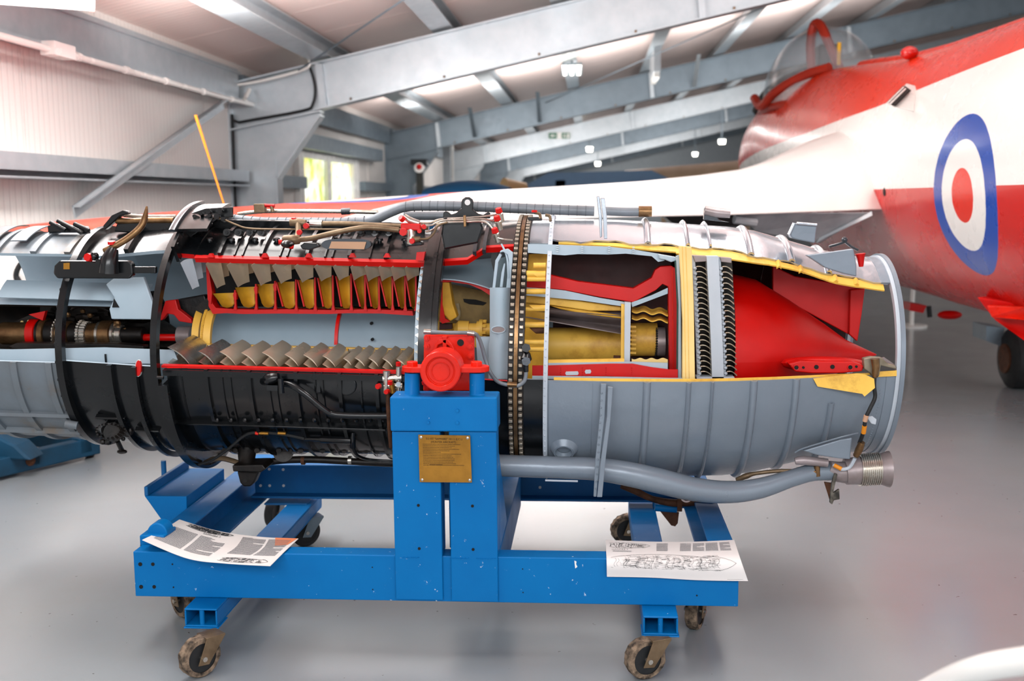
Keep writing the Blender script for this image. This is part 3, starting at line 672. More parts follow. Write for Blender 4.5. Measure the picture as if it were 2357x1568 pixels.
holes([(323, 1299, 5), (352, 1299, 4.5), (397, 1299, 2), (325, 1351, 5), (355, 1351, 4.5), (399.5, 1352, 2), (857, 1306, 1.5), (858, 1357, 1.5), (1203, 1310, 1.5), (1204, 1364, 1.5), (1604, 1371, 2)], YN, nb)
obj('paint_chip', MB().prism([P(x, y_, YN-.0012) for x, y_ in ((1322, 1291), (1327, 1293), (1326, 1299), (1329, 1305), (1324, 1309), (1323, 1301))], (0, .001, 0)), WHT, nb, world=True, smooth=False)
# far beam: channel opening to the visitor
xl2, xr2 = P(576, 1110, YB).x, P(1590, 1130, YB).x+.06
zt2, zb2 = P(1000, 1073, YB).z, P(1000, 1152, YB).z
g = MB(); g.box(xl2, xr2, YB+.06, YB+.072, zb2, zt2); g.box(xl2, xr2, YB, YB+.06, zb2, zb2+.01); g.box(xl2, xr2, YB, YB+.06, zt2-.01, zt2)
fb = so('long_beam', g, BLUED)
g = MB()
for x, y_ in ((620, 1080), (652, 1081), (600, 1118), (621, 1118), (653, 1118), (1243, 1122)): c = P(x, y_, YB+.059); g.cyl(c+V((0, -.003, 0)), c, .006, n=10)
obj('bolt_holes', g, PAPER, fb, kind='stuff', world=True)
zl = zb+.001
# left channel A, right channel D
def chan(x0, x1, open_right, y0, y1, m=BLUED):
    g = MB()
    g.box(x0, x1, y0, y1, zt-.008, zt-.0005); g.box(x0, x1, y0, y1, zb, zb+.008)
    if open_right: g.box(x0, x0+.008, y0, y1, zb, zt)
    else: g.box(x1-.008, x1, y0, y1, zb, zt)
    return so('cross_channel', g, m)
xa0, xa1 = PZ(427, 1177, zt).x, PZ(448.5, 1204.5, zt).x
chan(xa0-.01, xa1, True, YN+.075, YB+.25)
xd0, xd1 = PZ(1601, 1165, zt).x, PZ(1643, 1153, zt).x
chan(xd0, xd1+.01, False, YN+.075, YB+.05)
# box section trays B and C with open ends
def tray(x0, x1, y0, y1, hgt=.06):
    z1 = zb-.001; z0 = z1-hgt; t = .006; g = MB()
    g.box(x0, x1, y0, y1, z1-t, z1); g.box(x0, x1, y0, y1, z0, z0+t); g.box(x0, x0+t, y0, y1, z0+t, z1-t); g.box(x1-t, x1, y0, y1, z0+t, z1-t)
    o = so('caster_tray', g); so('end_pin', MB().cyl(((x0+x1)/2, y0+.012, z0+t), ((x0+x1)/2, y0+.012, z1-t), .008, n=12), BLUE, o, bevel=0, smooth=True)
    so('end_lip', MB().box(x0-.004, x1+.004, y0-.003, y0+.09, z0-.005, z0), BLUE, o)
    return z0
xb0, xb1 = P(449, 1386, YN).x, P(522, 1384, YN).x
zc = tray(xb0, xb1, YN-.095, YB+.15)
xc0, xc1 = P(1477, 1400, YN).x, P(1556, 1400, YN).x
tray(xc0, xc1, YN-.09, YB+.1)
# bolted tie plates between members
so('tie_plate', MB().box(xb0-.10, xb1-.02, YB-.02, YB+.12, zb-.006, zb+.002), BLUED)
so('tie_plate', MB().box(xc1-.01, xd0+.02, YB-.02, YB+.02, zb+.0, zb+.02))
# mid cross member and posts
xm0, xm1 = P(1020, 1265, YN+.07).x, P(1152, 1265, YN+.07).x
so('cross_channel', MB().box(xm0+.06, xm1, YN+.075, YB, zb+.0, zt-.001), BLUED)
YP = YN-.012
def upright(px0, px1, py0, py1, pb0, pb1):
    a, b = P(px0, py0, YP), P(px1, py0, YP); c, d = P(pb0, py1, YP), P(pb1, py1, YP)
    g = MB(); x0 = (a.x+c.x)/2; x1 = (b.x+d.x)/2
    g.box(x0, x1, YP, YP+.010, c.z, a.z); g.box(x0, x0+.01, YP+.01, YP+.085, zt, a.z); g.box(x1-.01, x1, YP+.01, YP+.085, zt, a.z)
    return so('upright', g), x0, x1, a.z
u1, ux0, ux1, uz = upright(901, 1014, 994, 1381, 912, 1018)
u2, ux2, ux3, uz = upright(1034, 1142, 994, 1385, 1038, 1147)
g = MB(); obj('bolt_holes', MB(), DARK, u1, kind='stuff') if False else None
holes([(963, 1163.5, 3.6), (965, 1263, 3.6)], YP, u1); holes([(1087.5, 1165, 3.6), (1089, 1265, 3.6)], YP, u2)
g = MB()
for x0_, x1_, yy_ in ((927, 964, 1284), (1040, 1078, 1285.5), (1098, 1144, 1286.5)):
    for k in range(12):
        p = P(x0_+(x1_-x0_)*k/11, yy_+rnd.uniform(-.8, .8), YP); g.ball(p, .0022, 6)
obj('weld_bead', g, BLUE, u2, kind='stuff', world=True)
a, b = P(897, 914, YP-.012), P(1141.5, 916, YP-.012); zc0 = P(1000, 994, YP-.012).z
cap = so('cap_box', MB().box(a.x, b.x+.003, YP-.012, YP+.10, zc0, a.z), bevel=.005)
g = MB()
for x_, y_, r_ in ((1053, 945, 4), (1053, 973, 4), (986, 972.5, 3.6)):
    c = P(x_, y_, YP-.012); g.cyl(c+V((0, -.006, 0)), c, r_*YP/F, n=10)
obj('rivet_heads', g, BLUE, cap, kind='stuff', world=True)
# rear post pair on the far beam, gussets
so('rear_upright', MB().box(ux0+.05, ux0+.14, YB+.0, YB+.07, zt2, a.z-.12), BLUED)
so('rear_upright', MB().box(ux2+.0, ux2+.12, YB+.0, YB+.07, zt2, a.z-.12), BLUED)
g = MB().prism([(ux3-.012, YN+.08, zt), (ux3-.012, YN+.38, zt), (ux3-.012, YN+.08, zt+.32)], (.012, 0, 0)); so('gusset', g)
g = MB().prism([(ux1+.012, YN+.08, zt), (ux1+.012, YN+.38, zt), (ux1+.012, YN+.08, zt+.32)], (.012, 0, 0)); so('gusset', g, BLUED)
# support cylinders
def cylz(px0, px1, pyt, pyb, Y):
    c0 = P((px0+px1)/2, pyb, Y); c1 = P((px0+px1)/2, pyt, Y); r = (px1-px0)/2*Y/F
    so('support_pillar', MB().tube([c0, c0+V((0, 0, .004)), c1], [r*1.12, r, r], 24), bevel=0, smooth=True)
    return c1, r
YM = YN+.03
cylz(931, 967, 858, 908, YM); cylz(1080, 1116, 858, 908, YM)
# red trunnion mount: bearing ring, lugs, bolts, back plate
mt_c = P(1019, 849, YM); s_ = YM/F
def ringy(c, r0, r1, y0, y1, n=40):
    g = MB(); vs = []; 
    for (r, y_) in ((r0, y0), (r1, y0), (r1, y1), (r0, y1)):
        for k in range(n): a_ = 2*math.pi*k/n; vs.append((c.x+r*math.cos(a_), y_, c.z+r*math.sin(a_)))
    fs = [(i*n+k, i*n+(k+1) % n, ((i+1) % 4)*n+(k+1) % n, ((i+1) % 4)*n+k) for i in range(4) for k in range(n)]
    return g.add(vs, fs)
br = so('trunnion_bearing', ringy(mt_c, 33*s_, 47*s_, YM-.06, YM+.05), REDO, bevel=.004, smooth=True)
so('bearing_rim', ringy(mt_c, 30*s_, 34*s_, YM-.050, YM+.04), REDO, br, bevel=.002, smooth=True)
so('bearing_cap', MB().cyl(mt_c+V((0, -.048, 0)), mt_c+V((0, .04, 0)), 31*s_, n=40), REDO, br, bevel=.002, smooth=True)
so('bearing_boss', ringy(mt_c, 20*s_, 22*s_, YM-.054, YM-.047), REDO, br, bevel=.001, smooth=True)
for xa, xb, side in ((921, 985, -1), (1053, 1124, 1)):
    a, b = P(xa, 846, YM-.035), P(xb, 859, YM-.035)
    pts = []
    for k in range(9):
        a_ = math.pi/2+math.pi*k/8
        ex = a.x if side < 0 else b.x
        pts.append(V((ex+side*(-.035+.035*math.cos(a_)*-1 if True else 0), YM+.0+.035*math.sin(a_)*-1, b.z)))
    base = [V(((b.x if side < 0 else a.x), YM-.035, b.z)), V(((b.x if side < 0 else a.x), YM+.035, b.z))]
    ordered = ([base[0]]+[V((p.x, YM-.035*math.cos(math.pi*k/8), b.z)) for k, p in enumerate([V(((a.x if side < 0 else b.x)-side*.035*(1-math.sin(math.pi*k/8)), 0, 0)) for k in range(9)])]+[base[1]])
    so('mount_lug', MB().prism(ordered, (0, 0, a.z-b.z)), REDO, bevel=.003)
    bx = 949 if side < 0 else 1097
    c = P(bx, 845, YM); so('hex_bolt', MB().cyl(c, c+V((0, 0, .018)), .019, n=6), REDO, bevel=.003)
    so('washer', MB().cyl(c-V((0, 0, .001)), c+V((0, 0, .003)), .024, n=20), REDO, bevel=0, smooth=True)
# paper sheets on the near beam ----------------------------------
def sheet(name, label, rows, cols, group, content):
    """rows: list of (list of (px, py), list of Y per point) from back to front; surface through them"""
    R = [[P(px, py, Y) for (px, py, Y) in row] for row in rows]
    def cr1(ps, t):
        n = len(ps)-1; f = min(max(t, 0), 1)*n; i = min(int(f), n-1); f -= i
        p0 = ps[max(i-1, 0)]; p1 = ps[i]; p2 = ps[i+1]; p3 = ps[min(i+2, n)]
        return .5*((2*p1)+(p2-p0)*f+(2*p0-5*p1+4*p2-p3)*f*f+(3*p1-p0-3*p2+p3)*f**3)
    def surf(u, v): return cr1([cr1(r, u) for r in R], v)     # u left-right, v back-front
    o = obj(name, MB().grid(lambda a, b: surf(b, a), 14, 28, .0012), PAPER, ang=60); tag(o, label, 'paper sheet', group)
    def nrm(u, v):
        a = surf(min(u+.01, 1), v)-surf(max(u-.01, 0), v); b = surf(u, min(v+.01, 1))-surf(u, max(v-.01, 0))
        n = b.cross(a).normalized(); return n if n.z > 0 else -n
    def m2(u, v, off=.0012): return surf(u, v)+nrm(u, v)*off
    content(o, m2); return o
def stroke(g, m2, pts, w):
    for (a, b) in zip(pts, pts[1:]):
        d = (b[0]-a[0], (b[1]-a[1])*.45); l = math.hypot(*d) or 1e-6; n = (-d[1]/l*w, d[0]/l*w/.45)
        q = [m2(a[0]+n[0], a[1]+n[1]), m2(b[0]+n[0], b[1]+n[1]), m2(b[0]-n[0], b[1]-n[1]), m2(a[0]-n[0], a[1]-n[1])]
        g.add(q, [(0, 1, 2, 3)])
def textblock(g, m2, u0, u1, v0, v1, rows, dens=.92, wl=.008, th=.45):
    dv = (v1-v0)/rows
    for r in range(rows):
        u = u0; end = u1 if rnd.random() < .88 else u0+(u1-u0)*rnd.uniform(.3, .8)
        while u < end:
            l = rnd.uniform(.4, 1.6)*wl; e = min(u+l, end); v = v0+r*dv
            g.add([m2(u, v), m2(e, v), m2(e, v+dv*th), m2(u, v+dv*th)], [(0, 1, 2, 3)]); u = e+wl*.25
def words_mesh(text, size):
    c = bpy.data.curves.new('t', 'FONT'); c.body = text; c.size = size; c.align_x = 'CENTER'; c.resolution_u = 2
    o = bpy.data.objects.new('t', c); COL.objects.link(o); bpy.context.view_layer.update()
    me = bpy.data.meshes.new_from_object(o); vs = [tuple(v.co) for v in me.vertices]; fs = [tuple(p.vertices) for p in me.polygons]
    bpy.data.objects.remove(o); bpy.data.curves.remove(c); bpy.data.meshes.remove(me); return vs, fs
def words_on(g, m2, text, uc, vc, size, asp=.45):
    vs, fs = words_mesh(text, size); g.add([m2(uc+x, vc-y_/asp, .0016) for x, y_, _ in vs], fs)
def engine_outline(g, m2, u0, u1, vc, hv, w, seed, busy=1.0):
    r = random.Random(seed); L_ = u1-u0
    def env(t): return hv*(.55+.45*math.sin(math.pi*min(t*1.15, 1)**.8)) if t < .8 else hv*(1-((t-.8)/.2)**2)*.75
    for sg in (-1, 1): stroke(g, m2, [(u0+L_*t/24, vc+sg*env(t/24)) for t in range(25)], w)
    for k in range(int(26*busy)):
        t = r.uniform(.04, .9); h = env(t)*r.uniform(.4, .95); sk = L_*.02
        stroke(g, m2, [(u0+L_*t+sk*math.sin(a*.8)*.6, vc+h*(a/4-1)) for a in range(9)], w*.7)
    for k in range(int(60*busy)):
        t = r.uniform(.08, .85); l = r.uniform(.01, .09); v = vc+env(t)*r.uniform(-.85, .85)
        stroke(g, m2, [(u0+L_*t, v), (u0+L_*(t+l), v+hv*r.uniform(-.08, .08))], w*r.choice((.5, .8, 1.6)))
def left_content(o, m2):
    g = MB()
    for u0, u1 in ((.05, .245), (.265, .455), (.54, .72), (.74, .93)): textblock(g, m2, u0, u1, .30 if u0 < .5 else .12, .80 if u0 < .5 else .68, 22, wl=.007, th=.5)
    obj('printed_text', g, mat('grey_ink', '#6b6c72', .7, 0, None, 9, 0, 0), o, kind='stuff', smooth=False)
    g = MB(); engine_outline(g, m2, .12, .47, .11, .075, .0026, 3, 2.2); engine_outline(g, m2, .56, .93, .85, .08, .0015, 9, 1.3)
    for sg in (-1, 1):
        pass
    words_on(g, m2, 'SAPPHIRE 7', .33, .25, .026); obj('printed_drawing', g, INK, o, kind='stuff', smooth=False)
    g = MB(); g.add([m2(.78, .005, .0009), m2(.985, .01, .0009), m2(.94, .30, .0009), m2(.82, .34, .0009)], [(0, 1, 2, 3)]); obj('orange_stain', g, mat('orange_tint', '#dd8358', .6, 0, None, 9, 0, 0), o, smooth=False)
def right_content(o, m2):
    g = MB()
    for u0 in (.37, .55, .65, .745, .845): textblock(g, m2, u0, u0+.085, .09, .32, 13, wl=.006)
    textblock(g, m2, .07, .20, .32, .35, 2, wl=.006); textblock(g, m2, .76, .95, .88, .96, 4, wl=.006)
    obj('printed_text', g, mat('grey_ink_dense', '#75767b', .7, 0, None, 9, 0, 0), o, kind='stuff', smooth=False)
    g = MB(); engine_outline(g, m2, .04, .32, .18, .075, .0010, 5, 1.0); engine_outline(g, m2, .05, .94, .60, .20, .0010, 6, 1.3); [stroke(g, m2, [(u_, .60+dv_), (u_+du_, .60+dv_+rnd.uniform(-.02, .02))], .0008) for u_, dv_, du_ in [(rnd.uniform(.12, .8), rnd.uniform(-.17, .17), rnd.uniform(.005, .05)) for _ in range(220)]]
    words_on(g, m2, 'S A P P H I R E  7', .12, .305, .016); obj('printed_drawing', g, INK, o, kind='stuff', smooth=False)
def pz(px, py, dz): p = PZ(px, py, zt+dz); return (px, py, p.y)
sheet('paper_sheet', 'curled printed paper sheet with text columns lying on the left of the blue beam',
      [[pz(413, 1196, .02), pz(500, 1222, .008), pz(600, 1236, .006), pz(687, 1240, .008)], [pz(374, 1220, .024), pz(470, 1253, .007), pz(580, 1266, .005), pz(657, 1268, .006)], [pz(327, 1243, .035), pz(430, 1285, .008), pz(520, 1297, .004), pz(622, 1303, .003)]], 4, 'printed sheets on the stand', left_content)
sheet('paper_sheet', 'flat printed paper sheet with a large engine drawing on the right of the blue beam',
      [[pz(1394, 1243, .006), pz(1500, 1247, .006), pz(1600, 1247, .006), pz(1690, 1243, .012)], [(1396, 1285, YN-.004), (1500, 1286, YN-.004), (1600, 1287, YN-.004), (1704, 1286, YN-.006)], [(1397, 1328, YN-.016), (1500, 1330, YN-.018), (1610, 1336, YN-.02), (1722, 1338, YN-.03)]], 4, 'printed sheets on the stand', right_content)
# brass plate
Yq = YP-.014
q = [P(963, 1001, Yq), P(1082, 1003, Yq), P(1086, 1111, Yq), P(966, 1110, Yq)]
pl = obj('brass_plate', MB().prism(q, (0, .0035, 0)), BRASS, st, world=True, smooth=False, label='engraved brass instruction plate')
def mp(u, v, off=.0006): 
    a = q[0].lerp(q[1], u); b = q[3].lerp(q[2], u); return a.lerp(b, v)+V((0, -off, 0))
g = MB(); words_on(g, mp, 'TO FIT "SAPPHIRE" 10111 E.C.U.', .5, .10, .052, .9); words_on(g, mp, '(HUNTER AIRCRAFT)', .48, .165, .052, .9)
for r in range(14): textblock(g, mp, .08, .08+rnd.uniform(.55, .8), .19+r*.034, .19+r*.034+.02, 1, wl=.018, th=.5)
textblock(g, mp, .2, .45, .62, .64, 1, wl=.02)
obj('engraved_text', g, INKB, pl, kind='stuff', world=True, smooth=False)
g = MB()
for u, v in ((.05, .05), (.95, .05), (.05, .95), (.96, .95)): c = mp(u, v); g.ball(c, .005, 10, sy=.5)
obj('plate_screws', g, STL, pl, kind='stuff', world=True)
# casters ----------------------------------
def caster(px, zc_, X, Y, ang, muddy=True, r=.0635):
    t = MB(); c = V((X, Y, r)); ax = V((math.cos(ang), math.sin(ang), 0)); side = V((-math.sin(ang), math.cos(ang), 0))
    # tread
    n = 36; w = .020
    vs = []; prof = [(-w, .72*r), (-w, .93*r), (-w*.7, r), (w*.7, r), (w, .93*r), (w, .72*r)]
    for (o_, rr) in prof:
        for k in range(n):
            a_ = 2*math.pi*k/n; j = 1+(rnd.uniform(-.03, .05) if muddy and rr > .9*r else 0)
            if math.sin(a_) < -.5: j = min(j, 1.0)
            vs.append(c+side*o_+(ax*math.cos(a_)+V((0, 0, 1))*math.sin(a_))*rr*j)
    fs = [(i*n+k, i*n+(k+1) % n, (i+1)*n+(k+1) % n, (i+1)*n+k) for i in range(5) for k in range(n)]
    g = MB().add(vs, fs)
    o = obj('caster', g, TYRE if muddy else RUBB, st, world=True)
    obj('wheel_core', MB().cyl(c-side*.017, c+side*.017, .74*r, n=24), RUBB, o, world=True)
    top = zc_; off = ax*.032
    hd = V((X, Y, 0))+ax*.045
    f = MB()
    for s2 in (-1, 1):
        p = c+side*s2*.027
        f.prism([p+ax*-.02+V((0, 0, -.018)), p+ax*.016+V((0, 0, -.022)), V((hd.x, hd.y, 0))+side*s2*.027+ax*.03+V((0, 0, top-.006)), V((hd.x, hd.y, 0))+side*s2*.027-ax*.034+V((0, 0, top-.006))], side*s2*.004)
    f.prism([V((hd.x, hd.y, top-.008))+side*.031+ax*.03, V((hd.x, hd.y, top-.008))+side*.031-ax*.034, V((hd.x, hd.y, top-.008))-side*.031-ax*.034, V((hd.x, hd.y, top-.008))-side*.031+ax*.03], (0, 0, .008))
    obj('fork', f, BRN if muddy else GALVD, o, world=True, smooth=False, bevel=.001)
    obj('axle_bolt', MB().cyl(c-side*.038, c+side*.038, .008, n=8), STL, o, world=True)
    return o
def cast_at(px, py, ang, muddy=True, zt_=None):
    p = PZ(px, py, 0); return caster(px, (zt_ or zc)-.001, p.x, p.y, ang, muddy)
cast_at(461, 1556, .85)
cast_at(1484, 1560, .45)
cast_at(424, 1418, 2.4, True, zb); cast_at(1600, 1446, 1.2, True, zb)
cast_at(632, 1213, 1.4, False); cast_at(703, 1256, .6, False); cast_at(1440, 1252, .3, True)
# cradle box on the left channel
Yc = 3.80
q = [P(332, 1142, Yc), P(429, 1143, Yc), P(430, 1180, Yc), P(432, 1215, Yc), P(384, 1215, Yc)]
so('cradle_box', MB().prism(q, (0, .42, 0)))
q = [P(332, 1142, Yc), P(345, 1142, Yc), P(385, 1075, Yc+.42), P(372, 1075, Yc+.42)]
so('cradle_lip', MB().prism([V((q[0].x, Yc, q[0].z)), V((q[0].x+.014, Yc, q[0].z)), V((q[0].x+.014, Yc+.42, q[0].z+.0)), V((q[0].x, Yc+.42, q[0].z))], (0, 0, .035)), BLUED)
c = PZ(345, 1262, zt); g = MB().cyl(V((c.x, YN+.1, zt+.03)), V((c.x, YN+.16, zt+.03)), .034, n=20); g.box(c.x-.05, c.x+.034, YN+.075, YN+.18, zt-.01, zt+.03); so('lifting_lug', g, bevel=.004, smooth=True)

p = P(377, 1078, Yc+.25); so('cradle_pin', MB().cyl(V((p.x, Yc+.25, P(340, 1142, Yc).z)), V((p.x, Yc+.25, p.z+.03)), .010), BLUED, bevel=0, smooth=True)
# ================================================================ THE ENGINE
E = thing('cutaway_jet_engine', 'long cutaway turbojet engine with red cut edges resting on the blue stand', 'jet engine')
E.matrix_basis = ME
def eo(name, mb, m, parent=None, **k): return obj(name, mb, m, parent or E, **k)
def Lp(pts, y): return [L(a, b, y) for a, b in pts]
def plate(name, pts, y, th, m, parent=None, **k):
    return eo(name, MB().prism(Lp(pts, y), (0, th, 0)), m, parent, smooth=k.pop('smooth', False), **k)
def pipe(name, pts, rpx, m, parent=None, n=12, sm=5, **k):
    """pts (px, py, local depth); radius in pixels"""
    v = [L(*p) for p in pts]; r = rpx if isinstance(rpx, (list, tuple)) else [rpx]*len(v)
    return eo(name, MB().tube(v, [q*sc(p[2]) for q, p in zip(r, pts)], n, True, 0, sm), m, parent, **k)
def ring(name, x0, x1, r, th, m, a0=0, a1=360, n=96, parent=None, **k):
    return eo(name, MB().sector([(x0, r), (x1, r)], a0, a1, th, n), m, parent, **k)
def shell(name, prof, a0, a1, th, mats, parent=None, n=72, **k):
    return eo(name, MB().sector(prof, a0, a1, th, n, 0, 1, 2), mats, parent, **k)
# ---- outer casings -------------------------------------------------
aT = an(100, 585, .385); aB = 360+an(100, 834, .385)
X1 = xn(138, .40, 800)
xi0 = xn(-172, .385, 800)
ic = shell('intake_casing', [(xi0-.02, .40), (xi0, .392), (xi0+.1, .385), (X1, .388)], aT, aB, .012, [DGR, LBL, LBL])
for px in (-60, 28, 108):
    x = xn(px, .39, 860); ring('casing_rib', x, x+.022, .397, .012, DGR, aT, aB, parent=ic)
for py in (952, 988):
    a = an(60, py, .39); g = MB()
    p0, p1 = [V((x_, -.385*math.cos(math.radians(a)), .385*math.sin(math.radians(a)))) for x_ in (xi0, X1)]
    d = V((0, -math.cos(math.radians(a)), math.sin(math.radians(a))))*.02; g.prism([p0, p1, p1+d, p0+d], (0, 0, .012)); eo('long_flange', g, DGR, ic)
x0 = xn(30, .40, 560); 
aTm = an(260, 588, .40); aBm = 360+an(260, 838, .41)
X2 = xn(345, .46, 800)
fc = shell('front_casing', [(X1, .385), (X1+.10, .40), (X2-.06, .425), (X2, .43)], aTm, aBm, .014, [BLK, LBL, LBL])
ring('front_flange', X1-.012, X1+.012, .413, .028, BLK)
for px, a0, a1 in ((255, aTm, aBm), (316, 180, aBm)):
    x = xn(px, .42, 900); ring('casing_rib', x, x+.016, .43+(px-255)*.0003, .02, BLK, a0, a1, parent=fc)
g = MB()
for k in range(40):
    a = math.radians(k*9+3); g.cyl((X1-.016, -.405*math.cos(a), .405*math.sin(a)), (X1-.008, -.405*math.cos(a), .405*math.sin(a)), .006, n=6)
eo('flange_bolts', g, BLK, kind='stuff')
# second, double flange
ring('compressor_flange', X2-.004, X2+.018, .452, .030, BLK)
ring('compressor_flange', X2+.03, X2+.042, .487, .075, BLK, 47, aBm-360+360-6)
ring('flange_rim', X2+.042, X2+.062, .487, .012, BLK, 100, aBm-6)
g = MB()
for k in range(44):
    a = math.radians(50+k*7); g.cyl((X2+.026, -.475*math.cos(a), .475*math.sin(a)), (X2+.048, -.475*math.cos(a), .475*math.sin(a)), .006, n=6)
eo('flange_bolts', g, BLK, kind='stuff')
X3 = xn(966, .42, 820)
aTc = an(700, 594, .415); aBc = 360+an(650, 853, .415)
cc_ = shell('compressor_casing', [(X2+.04, .425), (X2+.12, .418), (X3, .413)], aTc, aBc, .020, [BLK, DARK, RED])
ring_xs = [478, 576, 683, 783, 868]
for px in ring_xs:
    x = xn(px, .42, 880); ring('casing_rib', x-.006, x+.006, .432, .02, BLK, aTc, aBc, parent=cc_)
for px in (420, 512, 531, 619, 636, 725, 742, 830):
    x = xn(px, .42, 880); ring('thin_rib', x-.0025, x+.0025, .424, .012, BLK, aTc, aBc, parent=cc_)
# cut edges painted red
g = MB().sector([(X2+.09, .4185), (X3, .4155)], aTc-1.9, aTc+.2, .022, 3); eo('red_cut_edge', g, RED, cc_)
for px in (484, 608, 709, 810, 890):
    p = L(px, 589, -.285); g = MB().prism([p+V((-.012, 0, -.006)), p+V((.012, 0, -.006)), p+V((.004, 0, .008)), p+V((-.004, 0, .008))], (0, .02, 0)); eo('rib_stub', g, RED, cc_, smooth=False)
plate('rib_stub', [(959, 581), (978, 580), (975, 600), (957, 599)], -.30, .03, RED, cc_)
g = MB().sector([(X2+.02, .419), (X3, .417)], aBc-.1, aBc+1.0, .024, 3); eo('red_cut_edge', g, RED, cc_)
g = MB().sector([(X2+.03, .436), (X3, .431)], aBc-3.2, aBc-.5, .022, 3); eo('split_line_flange', g, BLK, cc_)
def longrib(name, px0, px1, py, r, h, th, m, parent, seg=6):
    g = MB(); xs = [xn(px0, r, py), xn(px1, r, py)]; a = math.radians(an((px0+px1)/2, py, r))
    e = V((0, -math.cos(a), math.sin(a))); t = V((0, math.sin(a), math.cos(a)))*th
    p0, p1 = V((xs[0], 0, 0))+e*r, V((xs[1], 0, 0))+e*r
    g.hexa([p0, p1, p1+t, p0+t, p0+e*h, p1+e*h, p1+t+e*h, p0+t+e*h]); return eo(name, g, m, parent, bevel=.002)
longrib('long_flange', 400, 890, 971, .41, .03, .008, BLK, cc_); longrib('long_flange', 225, 292, 957, .40, .02, .01, BLK, fc); longrib('long_flange', 315, 370, 985, .42, .02, .008, BLK, fc)
g = MB()
for k in range(13):
    p, a = CY(500+k*32, 967, .435); g.ball(p, .009, 8)
eo('rib_knobs', g, BLK, cc_, kind='stuff')
# bolts with wide heads on the upper casing
for px in (483, 533, 587, 637, 775, 814, 874, 932):
    p, a = CY(px, 556, .418); e = V((0, -math.cos(math.radians(a)), math.sin(math.radians(a)))); up_ = V((0, -.2, 1)).normalized()
    g = MB().cyl(p-up_*.012, p+up_*.006, .008, n=10); g.cyl(p+up_*.004, p+up_*.012, .013, .011, n=14); eo('stud', g, BLK, cc_)
for px in list(range(528, 632, 26))+list(range(770, 940, 32)):
    v = [L(px, 537, -.16)]; g = MB().cyl(v[0], v[0]+V((0, -.03, .004)), .013, n=12); g.cyl(v[0]+V((0, -.034, .004)), v[0]+V((0, -.03, .004)), .006, n=8); eo('split_line_bolt', g, BLK, cc_)
longrib('top_split_flange', 430, 985, 541, .40, .05, .014, BLK, cc_)
g = MB()
for k in range(16):
    p = L(520+k*25, 1035, -.16); g.cyl(p, p+V((0, -.02, 0)), .010, n=8)
eo('lower_split_bolts', g, BLKR, cc_, kind='stuff')
# name plate pad
g = MB(); c0 = L(797, 564, -.355)
def pad(w, h, y, m, nm):
    p = [(797+w*math.copysign(abs(math.cos(t))**.5, math.cos(t)), 563+h*math.sin(t)) for t in [2*math.pi*k/24 for k in range(24)]]
    return plate(nm, p, y, .03, m, cc_)
pad(57, 13, -.335, GUN, 'plate_pad'); plate('data_plate', [(763, 556), (843, 557), (838, 574), (757, 572)], -.34, .004, mat('tan_plate', '#a98468', .4, .3), cc_)
plate('pad', [(690, 565), (700, 558), (730, 560), (735, 568), (712, 576), (695, 574)], -.335, .03, BLK, cc_, bevel=.004)
# grey stripes left of casing / lower boss and hose
for q in ([(735, 872), (738, 905), (732, 908), (728, 875)],): pass
hs = pipe('black_hose', [(645, 882, -.42), (670, 886, -.43), (700, 905, -.44), (745, 942, -.43), (770, 954, -.42), (830, 957, -.41), (895, 957, -.40)], 8, BLK)
g = MB(); c = L(622, 875, -.42); g.tube([L(606, 878, -.40), L(622, 872, -.43), L(640, 868, -.43)], [.014, .022, .014], 12, smooth=3); g.box(c.x-.002, c.x+.035, -.455, -.42, c.z-.03, c.z-.012); g.cyl(L(646, 872, -.45), L(648, 905, -.45), .010, n=10)
eo('hose_elbow', g, BLK, hs)
plate('triangular_boss', [(697, 878), (722, 865), (735, 866), (738, 905), (728, 907)], -.405, .03, BLK, cc_, bevel=.003)
p = [(798+22*math.cos(t), 888+23*math.sin(t)) for t in [2*math.pi*k/28 for k in range(28)]]
plate('round_boss', p, -.412, .03, BLK, cc_, bevel=.004)
# centre frame between compressor and diffuser
ring('centre_frame', X3-.004, X3+.026, .440, .034, BLK)
ring('centre_frame_cover', X3+.026, X3+.062, .452, .040, BLK)
g = MB()
for k in range(46):
    a = math.radians(-12+k*7.83*.5); r = .406
    p = V((X3-.010, -r*math.cos(a), r*math.sin(a))); t = V((0, math.sin(a), math.cos(a)))*.010
    g.prism([p-t+V((.006, 0, 0)), p+t+V((.006, 0, 0)), p+V((-.010, 0, 0))], V((0, -math.cos(a), math.sin(a)))*-.015)
eo('seal_teeth', g, STL, kind='stuff')
ring('seal_band', X3-.022, X3-.004, .398, .010, LBL, aBc-360, aTc)
# diffuser casing
X4 = xn(1178, .46, 800)
XR = xn(1206, .47, 800)
da = [an(1020, 600, .42), an(1075, 590, .44), an(1120, 563, .455), an(1180, 561, .465)]
shell('diffuser_casing', [(X3+.06, .425), (X3+.14, .432), (X3+.20, .448), (X4, .462)], da, 360+an(1165, 878, .46), .016, [BLK, LBL, RED])
g = MB().sector([(X3+.06, .427), (X3+.14, .434), (X3+.20, .450), (X4, .464)], [a-1.5 for a in da], [a+.2 for a in da], .022, 3); eo('red_cut_edge', g, RED)
for q in ((1078, .44), (1100, .45)):
    x = xn(q[0], q[1], 700); ring('casing_rib', x, x+.012, q[1]+.014, .02, GUN, da[1]+1, 180)
